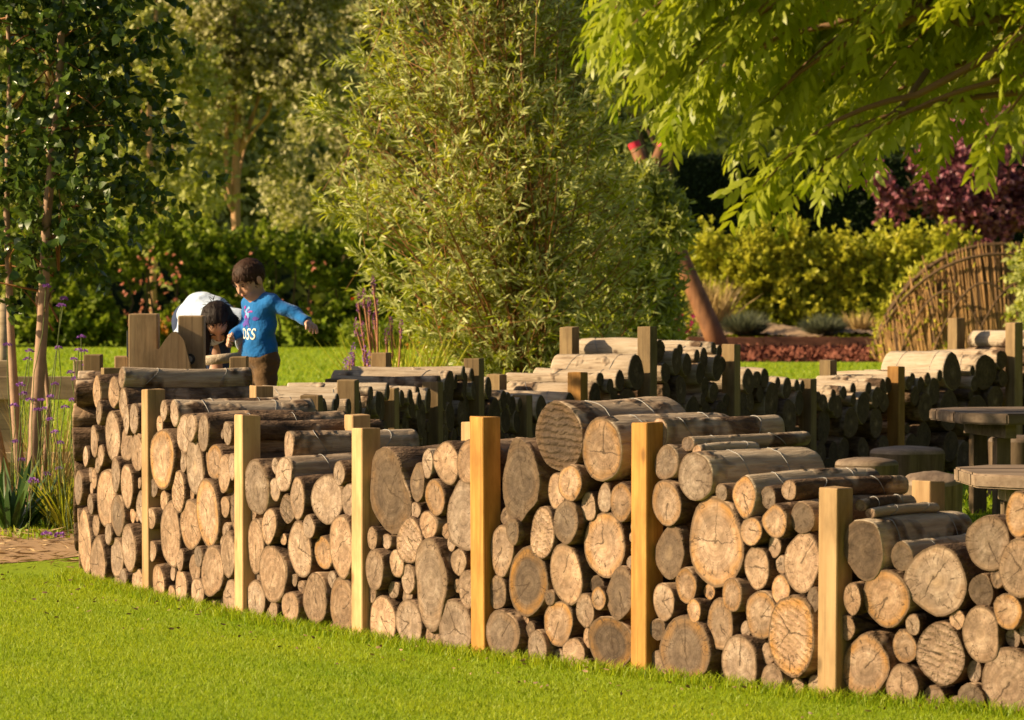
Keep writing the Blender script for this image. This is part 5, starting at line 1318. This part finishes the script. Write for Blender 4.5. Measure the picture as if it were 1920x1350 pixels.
k = ((P[:, 0] < -.9) & (r.random(n) < .5)) | (r.random(n) < .07); o = leaves_mesh('leaves', P[k], rand_dirs(k.sum(), r), .12, .04, M_HEDGE_R, dome, r=r); o['kind'] = 'stuff'

# ------------------------------------------------------------------ raised bed, red mulch, lavender
M_EDGE = timber('red_brown_board', (.16, .062, .035), (.26, .115, .065), axis=0)
e0, e1 = at(1290, 645, 73.5), at(1720, 650, 73.5)
rbed = empty('raised_bed', ((e0.x + e1.x) / 2, 73.5, 0)); tag(rbed, 'long low raised bed edged with red-brown boards', 'raised bed')
hw = (e1.x - e0.x) / 2
for k in range(3):
    MB().box((-hw + k * hw * 2 / 3, 0, -.1), (-hw + (k + 1) * hw * 2 / 3 - .01, .06, .24 + .01 * (k == 1)), bev=.006).build('board', M_EDGE, rbed)
M_SAND = plain('pale_dry_soil', (.27, .18, .11), rough=.95, var=.35, scale=4, bmp=.6)
rs = np.random.default_rng(4); nx, ny = 80, 12; X, Y = np.meshgrid(np.linspace(-hw, hw, nx), np.linspace(.07, 4.0, ny)); Z = .22 + .10 * np.sin(X * 2.1) * np.sin(Y * 1.3 + X) + .05 * rs.random(X.shape) + .06 * np.clip(Y, 0, 2)
i = np.arange(nx * ny).reshape(ny, nx); Fq = np.stack([i[:-1, :-1], i[:-1, 1:], i[1:, 1:], i[1:, :-1]], -1).reshape(-1, 4)
mesh_np('soil', np.stack([X, Y, Z], -1).reshape(-1, 3), Fq, M_SAND, rbed, True)
M_MULCH_G = plain('mulch_base', (.10, .035, .022), rough=1, var=.4, scale=5, bmp=.6)
mx0, mx1 = at(1290, 670, 68).x, at(1790, 670, 68).x
tag(mesh_np('mulch_bed', [(mx0, 65.6, .006), (mx1, 65.6, .006), (mx1 + .3, 73.4, .006), (mx0, 73.4, .006)], [[0, 1, 2, 3]], M_MULCH_G), kind='structure')
M_CHIP = leafmat('red_bark_chip', (.10, .025, .014), (.24, .085, .05), trans=.0, rough=.8, spec=.2)
n = 9000; P = np.stack([rs.uniform(mx0, mx1, n), rs.uniform(65.6, 73.3, n), .01 + .05 * rs.random(n)], -1)
tag(leaves_mesh('bark_chips', P, unit(rs.normal(size=(n, 3)) * np.array([1, 1, .7])), .10 * (.6 + .8 * rs.random(n)), .06, M_CHIP, None, shape='oval', r=rs), 'red-brown bark chips spread in front of the raised bed', 'bark chips', kind='stuff')
M_LAV = leafmat('lavender_leaf', (.07, .085, .045), (.17, .18, .10), trans=.15); M_LAVD = leafmat('dry_grass', (.36, .25, .09), (.58, .42, .18), trans=.25)
def tuft(nm, px, D, z0, n, h, spread, label, mat, seed, cat='plant', w=.02, group=None, stiff=.7, py=600):
    b = at(px, py, D); t = empty(nm, (b.x, D, z0)); tag(t, label, cat, group); r = np.random.default_rng(seed)
    a = r.random(n) * 2 * np.pi; s_ = spread * np.sqrt(r.random(n)); P = np.stack([np.cos(a) * s_ * .25, np.sin(a) * s_ * .25, np.zeros(n)], -1)
    D_ = np.stack([np.cos(a) * s_ / h, np.sin(a) * s_ / h, stiff + .3 * r.random(n)], -1)
    leaves_mesh('foliage', P, D_, h * (.6 + .5 * r.random(n)), w, mat, t, shape='lance', curl=.25, r=r)['kind'] = 'stuff'
    return t
tuft('lavender', 1398, 73.9, .25, 1500, .50, .6, 'rounded dark lavender clump beside the leaning pole', M_LAV, 1, w=.014)
tuft('lavender', 1545, 73.9, .25, 1500, .45, .6, 'grey-green lavender clump in the middle of the raised bed', M_LAV, 2, w=.014)
tuft('dry_grass_clump', 1335, 75.2, .2, 300, 1.1, .5, 'tall straw-coloured grass clump right of the leaning pole', M_LAVD, 3, w=.03)
tuft('dry_grass_clump', 1612, 75, .25, 160, .5, .4, 'small dry grass clump beside the willow dome', M_LAVD, 4, w=.03)

# ------------------------------------------------------------------ crossed poles with red tips
M_POLE = timber('larch_pole', (.15, .06, .026), (.27, .125, .055), axis=2, gscale=9)
M_REDP = plain('red_paint', (.60, .03, .06), rough=.5, var=.12)
pb = at(1217, 640, 72); fr = empty('pole_frame', (pb.x, 72, 0)); tag(fr, 'crossed larch poles with red-painted tips standing behind the willow', 'pole frame')
def pole(x0, y0, x1, y1, D0, D1, r_):
    a, b = at(x0, y0, D0), at(x1, y1, D1); a = Vector((a.x, a.y, -.1)) - fr.location; b = b - fr.location
    P = path_pts(a, b, n=8, jit=.0025, r=random.Random(int(x0))); n8 = [r_ * (1.25 - .55 * k / 7) for k in range(8)]
    MB().tube(P, n8, 14).build('pole', M_POLE, fr, True)
    d = (P[-1] - P[-2]).normalized(); MB().tube([P[-1] - d * .10, P[-1] + d * .004], [n8[-1] * 1.05] * 2, 14).build('red_tip', M_REDP, fr, False)
pole(1356, 660, 1188, 268, 71.6, 72.2, .155); pole(1090, 660, 1246, 266, 72.4, 71.8, .15)

# ------------------------------------------------------------------ fence, verbena and planting at the left
M_RAIL = timber('fence_rail', (.30, .22, .13), (.46, .36, .235), axis=0, gscale=20)
fy = 27.3; f0, f1 = at(-160, 700, fy).x, at(152, 700, fy).x
fence = empty('rail_fence', ((f0 + f1) / 2, fy, 0)); tag(fence, 'weathered two-rail timber fence at the left behind the purple flowers', 'fence')
hw = (f1 - f0) / 2
for (ya, yb, th_) in ((706, 749, .05), (848, 868, .05)):
    za, zb_ = at(0, ya, fy).z, at(0, yb, fy).z; MB().box((-hw, -.03, zb_), (hw, .03, za), bev=.006).build('rail', M_RAIL, fence)
for x in (-130, 8, 150):
    xx = at(x, 700, fy).x - (f0 + f1) / 2; MB().box((xx - .05, .032, -.2), (xx + .05, .13, 1.06), bev=.006).build('post', M_RAIL, fence)
stk = MB().tube([(at(-2, 600, 28.6).x, 28.6, -.1), (at(6, 560, 28.6).x, 28.6, at(6, 560, 28.6).z)], .05, 12).build('tree_stake', M_RAIL, None, True); tag(stk, 'round tree stake at the left edge behind the fence', 'stake')
M_STEM = plain('green_stem', (.10, .13, .03), var=.3); M_VERB = leafmat('verbena_petal', (.22, .07, .36), (.42, .18, .58), trans=.25)
M_STEM_R = plain('rusty_stem', (.30, .13, .07), var=.3)
def flower_plant(nm, px, py, D, heads, label, petal, stem_m, seed, hr_=.023, group=None, stem_r=.003, spike=False):
    b = at(px, py, D); t = empty(nm, (b.x, D, 0)); tag(t, label, 'flower', group); q = random.Random(seed); r = np.random.default_rng(seed); base = Vector((b.x, D, 0)); m = MB()
    for (x, y) in heads:
        dd = D + q.uniform(-.25, .25); e_ = at(x, y, dd) - base; s_ = Vector((e_.x * .25 + q.uniform(-.04, .04), (dd - D) * .3, -.02))
        m.tube(path_pts(s_, e_, sag=.04, n=6, jit=.02, r=q), stem_r, 4, False)
        k = 46 if not spike else 60; d = rand_dirs(k, r); d[:, 2] = np.abs(d[:, 2]) if not spike else d[:, 2]
        P = np.array(e_) + d * (np.array([hr_, hr_, hr_ * .6]) if not spike else np.array([hr_ * .5, hr_ * .5, hr_ * 3])) * (.6 + .4 * r.random((k, 1)))
        leaves_mesh('flower_head', P, d, hr_ * .5, hr_ * .42, petal, t, r=r)
    o = m.build('stems', stem_m, t, True); o['kind'] = 'stuff'
    return t
VG = 'verbena plants by the fence'
flower_plant('verbena', 150, 960, 25.2, [(152, 633), (147, 658), (158, 660), (139, 675), (133, 700), (163, 685), (142, 712), (135, 752), (103, 812), (113, 832)], 'tall purple verbena close to the log wall end', M_VERB, M_STEM, 1, group=VG)
flower_plant('verbena', 100, 970, 25.6, [(110, 654), (103, 722), (95, 745), (82, 768), (94, 788), (70, 770), (112, 880), (88, 890), (76, 752), (122, 765)], 'purple verbena in the middle of the group by the fence', M_VERB, M_STEM, 2, group=VG)
flower_plant('verbena', 30, 980, 25.9, [(38, 723), (45, 740), (56, 752), (27, 762), (40, 864), (28, 830), (14, 648), (55, 660), (52, 675), (86, 538), (120, 562), (115, 575)], 'leftmost purple verbena with the highest flower heads', M_VERB, M_STEM, 3, group=VG, hr_=.026)
flower_plant('verbena', 62, 985, 25.0, [(62, 904), (88, 1004), (112, 1006)], 'short verbena with one large deep purple head near the path', M_VERB, M_STEM, 4, group=VG, hr_=.033)
M_STRAP = leafmat('strap_leaf', (.02, .06, .012), (.07, .13, .02), trans=.25, rough=.35, spec=.4)
tuft('strap_leaf_plant', 22, 25.7, 0, 46, .52, .36, 'clump of dark green strap leaves at the left edge', M_STRAP, 5, w=.045)
tuft('strap_leaf_plant', 85, 26.0, 0, 60, .36, .34, 'lower clump of arching green leaves under the verbena', M_STRAP, 6, w=.02)
tuft('dry_grass_clump', 100, 26.6, 0, 260, .9, .28, 'tan dry grass clump in front of the fence rails', M_LAVD, 7, w=.006)
tuft('leafy_clump', 130, 25.6, 0, 80, .5, .3, 'fine feathery green foliage beside the log wall end', M_HEDGE_R, 8, w=.012)
# loosestrife behind the far wall
flower_plant('loosestrife', 735, 720, 33.2, [(700, 535), (672, 568), (682, 560), (692, 575), (706, 578), (668, 615), (680, 622), (733, 610), (752, 615), (702, 600), (690, 590), (725, 630)], 'rust-stemmed purple loosestrife leaning left beside the willow', leafmat('loosestrife_petal', (.26, .07, .25), (.42, .16, .36), trans=.2), M_STEM_R, 9, hr_=.028, stem_r=.009, spike=True)
flower_plant('loosestrife', 660, 720, 32.8, [(663, 660), (660, 672), (684, 665), (692, 676), (655, 678), (646, 690)], 'short purple flower spikes left of the log wall post', M_VERB, M_STEM_R, 10, hr_=.028, stem_r=.006, spike=True)
tuft('leafy_clump', 745, 33.4, 0, 320, 1.15, .45, 'upright leafy green clump at the foot of the loosestrife', M_HEDGE_R, 12, w=.02)
